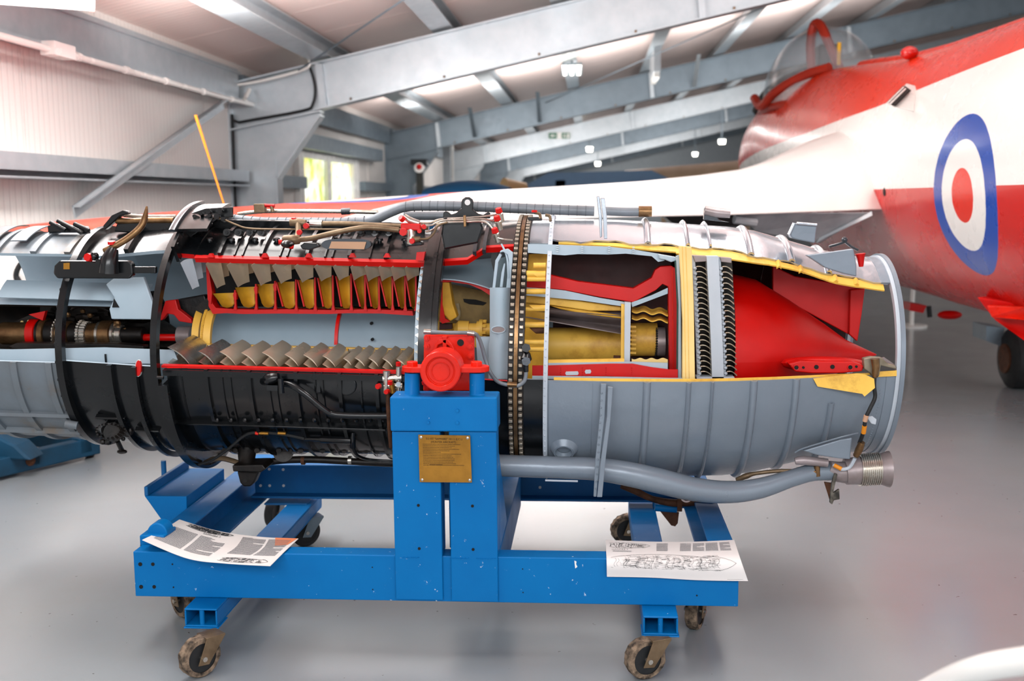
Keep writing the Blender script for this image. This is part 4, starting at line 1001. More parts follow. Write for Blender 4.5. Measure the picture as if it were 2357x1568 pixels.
# chain-like bolted flange with studs
xf0, xf1 = XR-.052, XR
ring('bolted_flange', xf0, xf1, .468, .03, BLKR)
ring('flange_ridge', (xf0+xf1)/2-.006, (xf0+xf1)/2+.006, .480, .03, BRZ)
sm_ = MB().box(-.0065, .0065, -.481, -.466, -.0055, .0055); first = None
STUD = mat('bright_stud', '#a39a8c', .35, .6, '#5c4e40', 30, .6, .2, 60)
for k in range(60):
    for q in (0, 1):
        a = -84+k*3.0+q*.0
        mw = Matrix.Rotation(math.radians(-a), 4, 'X'); mw = Matrix.Translation(((xf0+.010) if q == 0 else (xf1-.010), 0, 0)) @ Matrix.Rotation(math.radians(-a), 4, 'X')
        if first is None: first = eo('flange_stud', sm_, STUD, bevel=.002); first.matrix_basis = mw
        else:
            o = copy_mesh(first, 'flange_stud', E, mw); b = o.modifiers.new('edge', 'BEVEL'); b.width = .002; b.segments = 2
# band between flange and rim
XQ = xn(1252, .47, 800)
shell('combustion_band', [(XR, .462), (XQ, .462)], an(1230, 560, .462), 179, .010, [SIL, LBL, LBL])
shell('combustion_band', [(XR, .462), (XQ, .462)], 181, 360+an(1230, 874, .462), .010, [BLK, LBL, LBL])
rim = ring('shroud_rim', XQ, XQ+.014, .480, .030, LGR)
g = MB()
for k in range(60):
    a = math.radians(-80+k*3.1); g.ball((XQ+.006, -.480*math.cos(a), .480*math.sin(a)), .0035, 6)
eo('rim_rivets', g, LGR, rim, kind='stuff')
# ---- shroud and exhaust casing -------------------------------------
XS = XQ+.014
def xc(px): return (px-1357)*.001584
prof = [(XS, .468), (xc(1400), .468), (xc(1500), .463), (xc(1600), .455), (xc(1660), .450), (xc(1720), .438), (xc(1800), .404), (xc(1860), .378), (xc(1930), .355), (1.0, .348)]
topcut = [(1275, 553), (1420, 556), (1500, 562), (1600, 567), (1680, 575), (1750, 590), (1850, 612), (1920, 632), (1985, 642), (2040, 652)]
def rof(x):
    for (a, r0), (b, r1) in zip(prof, prof[1:]):
        if a <= x <= b: return r0+(r1-r0)*(x-a)/(b-a)
    return prof[0][1] if x < prof[0][0] else prof[-1][1]
def cut_angle(x, tab):
    res = []
    for px, py in tab:
        r = rof(xc(px)*.9); p, a = CY(px, py, r); r = rof(p.x); p, a = CY(px, py, r); res.append((p.x, a))
    if x <= res[0][0]: return res[0][1]
    for (a, v0), (b, v1) in zip(res, res[1:]):
        if a <= x <= b: return v0+(v1-v0)*(x-a)/(b-a)
    return res[-1][1]
lowcut = [(1262, 876), (1400, 879), (1600, 880), (1750, 876), (1900, 869), (2040, 864)]
xs_ = [XS+(1.0-XS)*i/48 for i in range(49)]
PR = [(x, rof(x)) for x in xs_]
tA = [cut_angle(x, topcut) for x in xs_]; bA = [360+cut_angle(x, lowcut) for x in xs_]
for i, x in enumerate(xs_):
    tA[i] += .8*math.sin(x*31)+.5*math.sin(x*77+1)
GREYMIX = GRY
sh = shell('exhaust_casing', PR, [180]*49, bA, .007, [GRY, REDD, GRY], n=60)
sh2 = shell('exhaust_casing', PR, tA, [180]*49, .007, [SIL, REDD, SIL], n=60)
# upper skin is the same grey paint, roof light put into its silver colour; ribs
for px, w in ((1490, 9), (1586, 6), (1640, 4), (1735, 9), (1835, 9), (1925, 8)):
    x = (px-1357)/F*3.52; r = rof(x); hw = w*.0014
    i = min(range(49), key=lambda k: abs(xs_[k]-x))
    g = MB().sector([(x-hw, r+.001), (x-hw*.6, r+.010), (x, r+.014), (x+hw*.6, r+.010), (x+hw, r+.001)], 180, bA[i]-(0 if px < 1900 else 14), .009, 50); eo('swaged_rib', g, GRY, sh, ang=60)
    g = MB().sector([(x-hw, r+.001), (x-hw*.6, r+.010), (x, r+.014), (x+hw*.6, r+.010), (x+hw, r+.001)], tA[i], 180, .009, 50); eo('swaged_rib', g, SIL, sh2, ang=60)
# yellow inner skin showing along both cuts
def band(name, x0, x1, d0, d1, m, top=True, dr=.007, th=.006, parent=None):
    xs = [x0+(x1-x0)*i/30 for i in range(31)]; tab = topcut if top else lowcut
    A = [cut_angle(x, tab) for x in xs]
    a0 = [a+(d0 if not callable(d0) else d0(i/30)) for i, a in enumerate(A)]; a1 = [a+(d1 if not callable(d1) else d1(i/30)) for i, a in enumerate(A)]
    return eo(name, MB().sector([(x, rof(x)-dr) for x in xs], a0, a1, th, 4), m, parent or E)
xt = xn(1560, .46, 700)
band('yellow_inner_skin', XS+.02, xt, lambda t: -(.9+2.6*t), .2, YEL)
band('yellow_inner_skin', xt+.0, .985, lambda t: -(4.4+1.2*math.sin(t*9)), .3, YEL)
for px in (1790, 1843, 1925, 1975):
    x = xn(px, .38, 640); i = cut_angle(x, topcut); g = MB().sector([(x-.008, rof(x)-.004), (x, rof(x)+.004), (x+.008, rof(x)-.004)], i-4.6, i-.2, .008, 3); eo('swage_end', g, YEL)
g_ = band('yellow_inner_skin', XS+.02, .985, -.1, 1.0, YEL, False)
plate('yellow_doubler', [(1872, 872), (1975, 860), (1990, 862), (2012, 872), (2014, 893), (1990, 913), (1985, 907), (1930, 898), (1882, 890)], -.40, .006, YEL)
plate('yellow_lip', [(2018, 868), (2064, 866), (2064, 853), (2020, 856)], -.36, .006, YEL)
# end rings
XE = xn(2066, .35, 860)
ring('exhaust_lip', XE-.035, XE-.004, .352, .007, GRY, tA[-1], bA[-1]+0)
ring('exhaust_ring', XE-.006, XE+.006, .357, .022, LGR, -18, 342)
ring('exhaust_ring', XE+.006, XE+.020, .364, .012, GRY, 0, 360)
g = MB()
for k in range(30):
    for dx in (-.075, -.05):
        a = math.radians(-70+k*2.0); r = .350; g.ball((XE+dx, -r*math.cos(a), r*math.sin(a)), .003, 6)
eo('rivet_rows', g, GRY, sh, kind='stuff')
# ---- compressor cut: rotor, webs, pockets, blades -------------------
yR = -.12
plate('rotor_red_section', [(479, 640), (490, 700), (497, 709), (540, 712), (600, 713), (660, 712), (760, 714), (850, 712), (949, 716), (951, 727), (880, 722), (800, 721), (760, 723), (640, 722), (560, 723), (520, 721), (490, 723), (480, 705)], yR, .05, RED)
pk = [(490, 537, 541, 676), (541, 587, 589, 662), (589, 631, 633, 655), (636, 651, 681, 650), (685, 700, 725, 645), (731, 744, 766, 640), (773, 786, 808, 636), (811, 829, 840, 632), (841, 855, 872, 630), (871, 890, 903, 628), (902, 919, 932, 628), (932, 946, 957, 626)]
for i, (tl, bl, tr, ty) in enumerate(pk):
    by = 712 if i > 2 else 710
    if i < 3: bl = tl+ (tr-tl)*.3
    def pocket(u, v, tl=tl, bl=bl, tr=tr, ty=ty, by=by, i=i):
        # u runs round the U, v goes back
        if u < .4: t = u/.4; x = tl+(bl-tl)*t; y_ = ty+(by-14-ty)*t
        elif u < .6: t = (u-.4)/.2; a = math.pi*t; x = bl+(tr-bl)*(1-math.cos(a))/2; y_ = by-14+13*math.sin(a)
        else: t = (u-.6)/.4; x = tr; y_ = by-14+(ty-by+14)*t
        e_ = v**1.3; xe = tr-1.5
        return L(x+(xe-x)*e_*.96, y_-(2*v if u < .3 or u > .7 else 9*e_), yR+.002+.075*math.sin(v*1.5708))
    g = MB().grid(pocket, 22, 8, .0); eo('rotor_pocket', g, YELD, ang=60)
    m_ = YELD if i > 2 else YELD
    q = [(tr-2.0, ty-6 if i > 2 else ty-8), (tr+1.2, ty-6 if i > 2 else ty-8), (tr+2.2, by-10), (tr+5 if i > 2 else tr+4, by+4), (tr-4, by+4), (tr-1.2, by-10)]
    plate('disc_web', q, yR-.006, .012, RED)
    if i < 3: plate('web_cap', [(tr-5, ty-9+12), (tr-2, ty-4), (tr+3, ty-2), (tr+3, ty+14), (tr-2, ty+16)], yR-.008, .02, RED)
    if i > 2: plate('disc_web', [(tl-1.4, ty), (tl+1.2, ty), (bl+1.2, by-6), (bl-2, by-6)], yR-.006, .012, RED)
plate('disc_web', [(474, 610), (479, 612), (488, 672), (486, 700), (478, 690)], yR-.01, .02, RED)
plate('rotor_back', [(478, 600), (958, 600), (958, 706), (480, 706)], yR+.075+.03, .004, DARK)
def blade(name, x, a, r0, r1, c0, c1, st0, st1, th, m, camber=.18, nseg=5, parent=None, lean=0.0):
    """radial aerofoil: x station, angle a (deg), root r0, tip r1, chords, staggers (deg from axial)"""
    ca, sa = math.cos(math.radians(a)), math.sin(math.radians(a)); e = V((0, -ca, sa)); t = V((0, sa, ca)); ax = V((1, 0, 0))
    n = 6
    def pt(u, v):
        # u around the profile 0..1, v along the span
        r = r0+(r1-r0)*v; c = c0+(c1-c0)*v; s_ = math.radians(st0+(st1-st0)*v)
        if u < .5: q = u*2; side = 1
        else: q = 2-u*2; side = -1
        xx = (q-.5)*c; yy = c*camber*(1-(2*q-1)**2)+side*th*math.sin(math.pi*min(q*1.0, 1))**.7*.5
        d = ax*math.cos(s_)+t*math.sin(s_); p = t*math.cos(s_)-ax*math.sin(s_)
        return V((x+lean*v, 0, 0))+e*r+d*xx+p*yy
    g = MB().grid(pt, 2*n, nseg)
    # close root and tip
    k = nseg+1
    g.f.append(tuple(i*k for i in range(2*n))); g.mi.append(0); g.f.append(tuple(i*k+nseg for i in reversed(range(2*n)))); g.mi.append(0)
    return eo(name, g, m, parent, ang=50)
vanes = [(411, 433, 446, 685), (470, 497, 505, 677), (520, 558, 556, 667), (576, 610, 601, 660), (625, 660, 650, 650), (676, 712, 699, 644), (722, 755, 740, 639), (765, 796, 780, 636), (805, 834, 822, 632), (838, 867, 856, 631), (870, 898, 888, 630), (899, 928, 917, 629), (931, 958, 948, 628)]
for i, (xa_, xb_, bx, by) in enumerate(vanes):
    yd = -.285
    ptop = L((xa_+xb_)/2, 603, yd); pb = L(bx, by, yd+.06)
    r1_ = math.hypot(ptop.y, ptop.z)+.008; 
    ang0 = math.degrees(math.atan2(ptop.z, .27)) 
    c1_ = (xb_-xa_)*sc(yd)*1.35; c0_ = c1_*(.62 if i < 8 else .9)
    r0_ = math.hypot(pb.z, .20 if i < 9 else .19)
    for k in range(4):
        a = 50+k*11
        blade('compressor_vane', ptop.x+(pb.x-ptop.x)*.0, a, r0_ if k == 0 else max(r0_, .23), .398, c0_, c1_, 40, 32, .004, BLD if i else LGR, .12, lean=-(pb.x-ptop.x)*0, parent=None)
# lower rotor rows, seen on the horizontal cut
edges = [(398, 470), (470, 518), (518, 567), (567, 613), (613, 665), (665, 707), (707, 750), (750, 790), (799, 824), (824, 855), (855, 886), (886, 918), (918, 948)]
for i, (xa_, xb_) in enumerate(edges):
    xa3, xb3 = L(xa_, 825, -.30).x, L(xb_, 825, -.30).x; w_ = xb3-xa3; xm = (xa3+xb3)/2
    dang = max(4.4, w_*95*.75)
    k = 0; a = -2.6
    while a > -16:
        blade('compressor_blade', xm, a, .150, .385, w_*.92, w_*.96, -46, -40, .004, BLD if i > 1 else STL, .10, parent=None); a -= dang
    if i > 0:
        g = MB().sector([(L(xa_, 815, -.16).x-.0015, .158), (L(xa_, 815, -.16).x+.0015, .158)], -50, -1.5, .008, 14); eo('stage_divider', g, YELD)
g = MB().sector([(L(430, 830, -.3).x, .148), (X3-.02, .148)], -70, -1.5, .012, 24); eo('rotor_drum_lower', g, STL)
g = MB().sector([(L(470, 790, -.15).x, .153), (X3-.025, .150)], -2.2, -1.2, .006, 3); eo('drum_edge', g, YEL)
g = MB().sector([(X2+.04, .39), (X3-.02, .39)], -70, aBc-360, .004, 10); eo('casing_liner', g, YELD)
# pale blue hollow drum
xd0_, xd1_ = L(480, 760, 0).x-.06, X3-.01
shell('drum_bore', [(xd0_, .125), (xd1_, .125)], 96, 358, .006, [YELD, LBL, YEL], n=40)
g = MB().sector([(xd0_, .126), (xd1_, .120)], 74, 100, .005, 8); eo('drum_bore_top', g, LBL)
g = MB()
for px, py in ((856, 744), (858, 781)): p = L(px, py, .10); g.cyl(p+V((0, -.012, 0)), p, .006, n=12)
eo('bore_holes', g, DARK, kind='stuff')
x = L(771, 788, -.12).x; g = MB().sector([(x, .135), (x+.012, .135)], 2, 62, .014, 20); eo('red_diaphragm_edge', g, RED)
for px, w_, r_ in ((441, .022, .135), (462, .034, .140)):
    x = L(px, 785, -.13).x; g = MB().sector([(x, r_), (x+w_*.6, r_-.006), (x+w_, r_-.010)], -3, 74, .020, 30); eo('yellow_hub_flange', g, YEL, ang=60)
x = L(462, 785, -.13).x
g = MB()
for k in range(26):
    a = math.radians(2+k*2.7); p = V((x+.006, -.137*math.cos(a), .137*math.sin(a))); g.box(p.x-.004, p.x+.004, p.y-.004, p.y+.004, p.z-.0022, p.z+.0022)
eo('spline_teeth', g, YELD, kind='stuff')
# ---- intake centre body and shaft train ------------------------------
hx0, hx1 = xn(-200, .2, 800), L(345, 760, -.1).x
aH0, aH1 = an(100, 703, .17), an(100, 806, .17)
cb = shell('centre_body', [(hx0, .10), (hx0+.15, .155), (hx0+.3, .17), (hx1-.03, .172)], aH0, 360+aH1, .01, [LBL, BLKR, BLKR])
shell('inner_duct_wall', [(hx0+.1, .170), (hx1+.1, .165)], aH1-50, aH1, .006, [LBL, BLKR, BLKR])
plate('inner_duct_panel', [(-40, 806), (240, 800), (400, 806), (412, 838), (248, 836), (-40, 832)], -.34, .004, LBL)
ring('duct_seam', L(240, 815, -.35).x, L(240, 815, -.35).x+.006, .35, .004, BLK, -14, -3)
vn = plate('inlet_vane', [(243, 655), (262, 640), (330, 638), (352, 700), (352, 736), (256, 735), (251, 712), (263, 686)], -.22, .02, LBL, bevel=.004)
plate('vane_slot', [(262, 688), (274, 708), (258, 708)], -.224, .005, DARK, vn)
shell('upper_inner_wall', [(hx0+.32, .24), (hx1+.02, .235)], 40, 62, .004, [LBL, LBL, LBL])
shaft = [(6, 74, 27, BRZ), (72, 92, 36, RED), (92, 100, 34, BLKR), (100, 113, 38, BRZ), (113, 134, 34, BLKR), (134, 138, 38, STL), (138, 165, 31, BRZ), (165, 186, 28, BLKR), (186, 193, 33, STL), (193, 206, 30, STL), (206, 228, 27, BRZ), (228, 236, 31, STL), (236, 262, 34, BRZ), (262, 270, 30, STL), (270, 284, 24, STL), (284, 332, 20, BLKR), (330, 414, 8.5, RED), (410, 442, 22, MAUV)]
names = ['starter_housing', 'red_collar', 'shaft_collar', 'bearing_race', 'shaft_collar', 'gear_wheel', 'bearing_race', 'shaft_collar', 'gear_wheel', 'gear_wheel', 'bearing_race', 'lock_ring', 'coupling_sleeve', 'lock_ring', 'shaft_collar', 'drive_hub', 'drive_shaft', 'shaft_end_nut']
for (a_, b_, r_, m), nm in zip(shaft, names):
    yy = 768+(a_-40)*.012 if nm != 'drive_shaft' else 777
    p0, p1 = L(a_, yy, -.02), L(b_, yy, -.02); r = r_*sc(-.02)
    g = MB().tube([p0, p0+V((.002, 0, 0)), p1-V((.002, 0, 0)), p1], [r*.93, r, r, r*.93], 28); o = eo(nm, g, m)
    if nm == 'gear_wheel':
        g = MB()
        for k in range(26):
            a = 2*math.pi*k/26; c = V((0, math.cos(a), math.sin(a)))*r; g.box((p0.x)+.001, p1.x-.001, p0.y+c.y-.003, p0.y+c.y+.003, p0.z+c.z-.003, p0.z+c.z+.003)
        eo('gear_teeth', g, m, o, kind='stuff')
plate('housing_web', [(8, 752), (62, 728), (96, 720), (100, 745), (16, 758)], .02, .01, BLKR)
g = MB(); 
for px, py in ((50, 742), (66, 740)): p = L(px, py, .015); g.cyl(p, p+V((0, .004, 0)), .006, n=10)
eo('web_holes', g, CREAM, kind='stuff')
plate('red_housing_tip', [(66, 724), (104, 716), (98, 738), (84, 732)], -.06, .02, RED)
g = MB()
r2 = random.Random(5)
for k in range(34):
    px, py = r2.uniform(95, 420), r2.uniform(703, 745)
    if 300 < px and py > 730: continue
    p = L(px, py, r2.uniform(.0, .06)); s2 = r2.uniform(.008, .028); g.tube([p, p+V((s2*r2.uniform(.5, 2), 0, s2*r2.uniform(-.4, .4)))], s2*.5, 8)
eo('gearbox_lumps', g, BLKR, kind='stuff')
g = MB()
for k in range(10):
    p = L(r2.uniform(150, 330), r2.uniform(712, 790), -.03); g.ball(p, r2.uniform(.008, .016), 8, sx=1.2)
eo('bronze_lumps', g, BRZ, kind='stuff')
pipe('oil_pipe', [(165, 712, -.06), (180, 706, -.07), (230, 708, -.07), (250, 716, -.06)], 4, BLKR)
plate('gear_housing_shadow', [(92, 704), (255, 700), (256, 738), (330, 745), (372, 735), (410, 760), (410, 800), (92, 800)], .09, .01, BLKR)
plate('oil_tray', [(20, 798), (36, 790), (270, 792), (330, 797), (330, 803), (30, 804)], -.16, .05, BLKR, bevel=.003)
plate('red_gear_case', [(367, 736), (380, 693), (404, 690), (410, 712), (440, 735), (442, 745), (412, 740), (400, 725), (385, 722), (372, 738)], -.10, .03, RED, bevel=.003)
plate('case_cut', [(404, 690), (470, 678), (480, 705), (470, 730), (443, 740), (416, 714)], -.05, .04, BLKR, bevel=.006)
plate('rotor_front_cone', [(445, 712), (478, 685), (484, 712), (470, 724)], -.08, .03, BLKR)
g = MB(); c = L(316, 816, -.05)
g.tube([c+V((0, -.006, -.06)), c+V((0, .006, -.06))], .055, 40)
for k in range(22):
    a = math.radians(28+k*5.6); p = c+V((math.cos(a)*.062, 0, math.sin(a)*.062-.06)); g.box(p.x-.003, p.x+.003, p.y-.006, p.y+.006, p.z-.003, p.z+.005)
eo('bevel_gear', g, BRZ)
p = [(318+6.2*math.cos(t), 848+18*math.sin(t)) for t in [2*math.pi*k/24 for k in range(24)]]
p2 = CY(318, 848, .425)[0]
plate('red_plug_hole', p, p2.y-.012, .012, RED, fc); p = [(318+7.2*math.cos(t), 848+19.5*math.sin(t)) for t in [2*math.pi*k/24 for k in range(24)]]
plate('plug_rim', p, p2.y-.008, .01, PAPER, fc)
# ---- diffuser: ducts, chamber, blue strut ----------------------------
yD = -.16
dd = [(1016, 644), (1040, 645), (1080, 650), (1110, 660), (1132, 674)]
plate('duct_red_edge', [(1014, 642), (1040, 641), (1080, 646), (1110, 657), (1133, 671), (1132, 683), (1108, 667), (1080, 655), (1040, 649), (1014, 650)], yD-.02, .03, RED)
dw = MB().grid(lambda u, v: L(1012+125*u, (605 if True else 0)+(644+26*u**2-605)*v-12*u*(1-v), -.04-.16*v+.06*math.sin(math.pi*v)), 14, 10, .004); eo('duct_wall', dw, LBL, ang=60)
plate('duct_back_wall', [(1012, 560), (1190, 540), (1190, 700), (1130, 690), (1012, 650)], .05, .004, LBL)
plate('chamber_back', [(1012, 648), (1135, 675), (1135, 790), (1012, 790)], -.02, .004, mat('oily_tan', '#8c7444', .6, .1, '#3a2e1c', 8, 1, .3, 40))
plate('chamber_wall', [(1018, 647), (1034, 650), (1042, 700), (1052, 730), (1036, 740), (1022, 725), (1014, 690)], yD-.01, .06, YELD, bevel=.004)
plate('red_web', [(1012, 650), (1018, 648), (1018, 700), (1024, 733), (1036, 741), (1018, 745), (1008, 735)], yD-.02, .02, RED)
plate('hub_face', [(1002, 745), (1132, 745), (1132, 800), (1002, 800)], -.06, .01, YELD)
for a_, b_, r0_, r1_ in ((1046, 1056, 10, 20), (1056, 1080, 20, 19), (1080, 1098, 14, 14), (1098, 1104, 19, 19), (1104, 1112, 23, 23), (1112, 1132, 14, 14)):
    p0, p1 = L(a_, 758, -.10), L(b_, 758, -.10); eo('bearing_support', MB().cyl(p0, p1, r0_*sc(), r1_*sc(), 24), YEL)
g = MB()
for k in range(8):
    a = math.pi*k/4+.3; p = L(1112, 758, -.10)+V((0, math.cos(a), math.sin(a)))*.031; g.cyl(p, p+V((.012, 0, 0)), .006, n=6)
eo('flange_bolts', g, YEL, kind='stuff')
pipe('drain_pipe', [(1052, 700, -.06), (1055, 722, -.07), (1050, 738, -.08)], 6, mat('dirty_cream', '#a89a78', .6, 0, '#5c4a30', 12, 1, .3), n=8)
plate('dark_slot', [(1066, 688), (1095, 690), (1120, 697), (1112, 703), (1080, 700), (1068, 695)], -.026, .003, DARK)
plate('red_shelf', [(1006, 745), (1040, 746), (1040, 758), (1006, 760)], -.14, .03, REDD)
bs_ = eo('air_strut', MB().grid(lambda u, v: (lambda px, py: L(px, py, -.335-.035*math.sin(math.pi*u)))(1131+ (1176-1131)*u-(3 if v > .6 else 0), 662+(872-662)*v), 10, 14, .006), LBL, ang=60)
for q in ([(1133, 664), (1140, 600), (1150, 583), (1155, 588), (1147, 604), (1140, 664)], [(1165, 664), (1171, 600), (1168, 586), (1158, 580), (1150, 582), (1152, 577), (1168, 573), (1180, 582), (1177, 664)], [(1150, 662), (1154, 628), (1160, 606), (1163, 608), (1157, 662)]):
    plate('strut_rib', q, -.35, .03, LBL, bs_, bevel=.002)
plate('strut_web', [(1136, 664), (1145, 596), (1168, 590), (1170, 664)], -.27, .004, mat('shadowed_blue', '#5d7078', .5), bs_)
g = MB()
for py, px, r in ((690, 1154.5, 4.5), (736, 1153, 4.2), (786, 1152, 4), (835, 1150, 4.2)): p = L(px, py, -.373); g.cyl(p+V((0, -.001, 0)), p+V((0, .004, 0)), r*sc(-.37), n=14)
eo('strut_holes', g, mat('teal_shadow', '#2c4a4c', .6), bs_, kind='stuff')
p = [(1147+15*math.cos(t), 759+7*math.sin(t)) for t in [2*math.pi*k/24 for k in range(24)]]
plate('strut_port', p, -.376, .004, MAUV, bs_); pipe('port_rim', [(1147+16*math.cos(t), 759+8*math.sin(t), -.376) for t in [2*math.pi*k/24 for k in range(25)]], 1.5, LBL, bs_, n=6, sm=0)
pipe('thin_pipe', [(1154, 562, -.33), (1162, 578, -.34), (1168, 600, -.35), (1170, 640, -.35)], 2.2, LBL, n=8)
plate('lower_blue_block', [(1095, 776), (1132, 776), (1130, 850), (1100, 850)], -.30, .02, LBL)
plate('casing_end_black', [(1130, 600), (1133, 560), (1147, 562), (1140, 640)], -.20, .01, BLK)
# ---- burners between flange and rim, combustion chamber --------------
for k, (x0_, x1_, py, r, bev) in enumerate(((1228, 1256, 611, 6, 0), (1212, 1256, 613+17, 7, 0), (1222, 1256, 632+0, 7, 1), (1205, 1256, 642, 6, 0), (1210, 1256, 671, 6.5, 0), (1204, 1256, 712, 5, 0), (1218, 1256, 709, 7, 1), (1206, 1256, 748, 6.5, 0), (1218, 1252, 761, 7, 1), (1198, 1254, 788, 6, 0), (1212, 1252, 804, 6, 0))):
    p0, p1 = L(x0_, py, -.36), L(x1_, py, -.36); rr = r*sc(-.36)
    g = MB(); n = 16; vs = []
    for q, p in ((0, p0), (1, p1)):
        for j in range(n):
            a = 2*math.pi*j/n; dx = (rr*1.2*(1-math.sin(a)) if bev and q == 0 else 0); vs.append(p+V((dx, rr*math.cos(a), rr*math.sin(a))))
    g.add(vs, [(j, (j+1) % n, n+(j+1) % n, n+j) for j in range(n)]+[tuple(range(n-1, -1, -1)), tuple(range(n, 2*n))])
    eo('burner_tube', g, YEL if k not in (8,) else RUST)
plate('burner_ring', [(1203, 600), (1212, 600), (1208, 770), (1200, 770)], -.30, .03, YELD)
plate('burner_back', [(1196, 585), (1262, 585), (1258, 872), (1190, 872)], -.20, .01, YELD)
# maroon interior
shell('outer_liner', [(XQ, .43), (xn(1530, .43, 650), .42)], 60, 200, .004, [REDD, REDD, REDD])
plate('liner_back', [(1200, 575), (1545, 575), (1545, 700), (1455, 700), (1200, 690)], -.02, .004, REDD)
plate('slotted_strip', [(1215, 562), (1268, 563), (1400, 568), (1460, 575), (1520, 585), (1530, 600), (1515, 603), (1500, 590), (1440, 584), (1400, 586), (1330, 585), (1300, 588), (1215, 582)], -.31, .006, LBL)
g = MB()
for px in (1283, 1340, 1402, 1458):
    for k in range(4): p = L(px, 566+k*4.5+ (px-1283)*.02, -.315); g.box(p.x-.004, p.x+.004, p.y-.002, p.y+.004, p.z-.0015, p.z+.0015)
eo('strip_rivets', g, GALV, kind='stuff')
plate('red_liner', [(1210, 640), (1265, 633), (1330, 648), (1458, 664), (1500, 640), (1508, 622), (1520, 614), (1545, 612), (1556, 618), (1560, 690), (1560, 868), (1541, 868), (1538, 660), (1525, 654), (1510, 668), (1458, 696), (1380, 684), (1300, 668), (1262, 664), (1210, 662)], -.24, .05, RED, bevel=.002)
plate('liner_edge', [(1546, 618), (1549, 618), (1552, 866), (1549, 866)], -.243, .004, REDO)
plate('blue_liner', [(1210, 662), (1262, 665), (1300, 669), (1380, 686), (1440, 696), (1438, 706), (1340, 692), (1210, 680)], -.25, .01, LBL)
plate('blue_liner', [(1453, 697), (1500, 680), (1537, 663), (1537, 676), (1500, 690), (1455, 707)], -.25, .01, LBL)
plate('red_lower_liner', [(1225, 842), (1265, 842), (1400, 838), (1456, 838), (1500, 846), (1540, 851), (1560, 851), (1560, 871), (1400, 866), (1225, 865)], -.37, .01, RED)
g = MB()
for x0_, x1_, y0_, y1_ in ((1301, 1332, 855.5, 863.5), (1346, 1361, 851.5, 860)):
    g.prism(Lp([(x0_+2, y0_), (x1_-2, y0_-.6), (x1_, (y0_+y1_)/2), (x1_-2, y1_), (x0_+2, y1_+.6), (x0_, (y0_+y1_)/2)], -.3715), (0, .002, 0))
eo('liner_slots', g, LGR, kind='stuff', smooth=False)
g = MB()
for px in (1291, 1341, 1395, 1454):
    for k in range(4): g.ball(L(px, 847+k*5, -.371), .0022, 6)
eo('liner_rivets', g, RED, kind='stuff')
plate('blue_lower_rail', [(1225, 866), (1400, 868), (1540, 871), (1572, 871), (1572, 877), (1400, 874), (1225, 872)], -.40, .01, LBL)
plate('blue_sill', [(1262, 836), (1440, 833), (1537, 836), (1537, 850), (1500, 845), (1456, 839), (1262, 842)], -.35, .01, LBL)
plate('yellow_sill', [(1262, 829), (1430, 826), (1437, 826), (1437, 834), (1262, 838)], -.345, .012, YEL)
p0, p1 = L(1196, 795, -.02), L(1430, 795, -.02); eo('shaft_tunnel', MB().cyl(p0, p1, 41*sc(), 41*sc(), 40), YEL)
pb_ = MB().grid(lambda u, v: L(1205+228*u, 700+8*u+ (30+22*u)*v+ (10*u*v), -.16+.05*math.cos(v*9)), 12, 12, .003); eo('stained_duct', pb_, MAUV, ang=60)
plate('yellow_beam', [(1208, 681), (1262, 683), (1340, 693), (1430, 706), (1430, 716), (1360, 716), (1262, 702), (1208, 697)], -.22, .02, YEL, bevel=.004)
plate('yellow_beam', [(1262, 703), (1360, 716), (1430, 726), (1430, 734), (1350, 724), (1290, 712)], -.21, .02, YELD, bevel=.004)
plate('yellow_post', [(1430, 700), (1438, 702), (1437, 834), (1429, 834)], -.27, .02, YEL)
plate('blue_post', [(1438, 696), (1452, 697), (1450, 836), (1437, 836)], -.29, .03, LGR)
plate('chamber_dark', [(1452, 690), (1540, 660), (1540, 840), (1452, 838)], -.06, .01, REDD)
p0, p1 = L(1452, 782, -.08), L(1512, 782, -.08); eo('bearing_housing', MB().cyl(p0, p1, 38*sc(), 38*sc(), 36), YEL)
p0, p1 = L(1511, 787, -.10), L(1530, 787, -.10); w_ = eo('toothed_wheel', MB().cyl(p0, p1, 33*sc(), 33*sc(), 36), MAUV)
g = MB()
for k in range(36):
    a = 2*math.pi*k/36; c = V((0, math.cos(a), math.sin(a)))*.052; g.ball(p0+c+V((-.002, 0, 0)), .0045, 6)
eo('wheel_teeth', g, DARK, w_, kind='stuff')
for y0_, hh in ((706, 12), (725, 9)):
    g = MB().grid(lambda u, v: L(1454+83*u, y0_+8*u+hh*v+3*math.sin(u*14), -.2+.04*math.cos(v*3)), 24, 4, .003); eo('corrugated_liner', g, YEL, ang=60)
g = MB().grid(lambda u, v: L(1454+83*u, 838-12*v-4*u*0+2*math.sin(u*20), -.3), 24, 3, .003); eo('corrugated_liner', g, CREAM, ang=60)
g = MB()
for k in range(7): p = L(1456, 752+k*10, -.18); g.box(p.x-.008, p.x+.012, p.y-.01, p.y, p.z-.003, p.z+.004)
eo('bolt_row', g, YEL, kind='stuff')
p0 = L(1412, 824, -.2); eo('sump_plug', MB().cyl(p0, p0+V((.03, 0, 0)), .009, n=12), RUST)
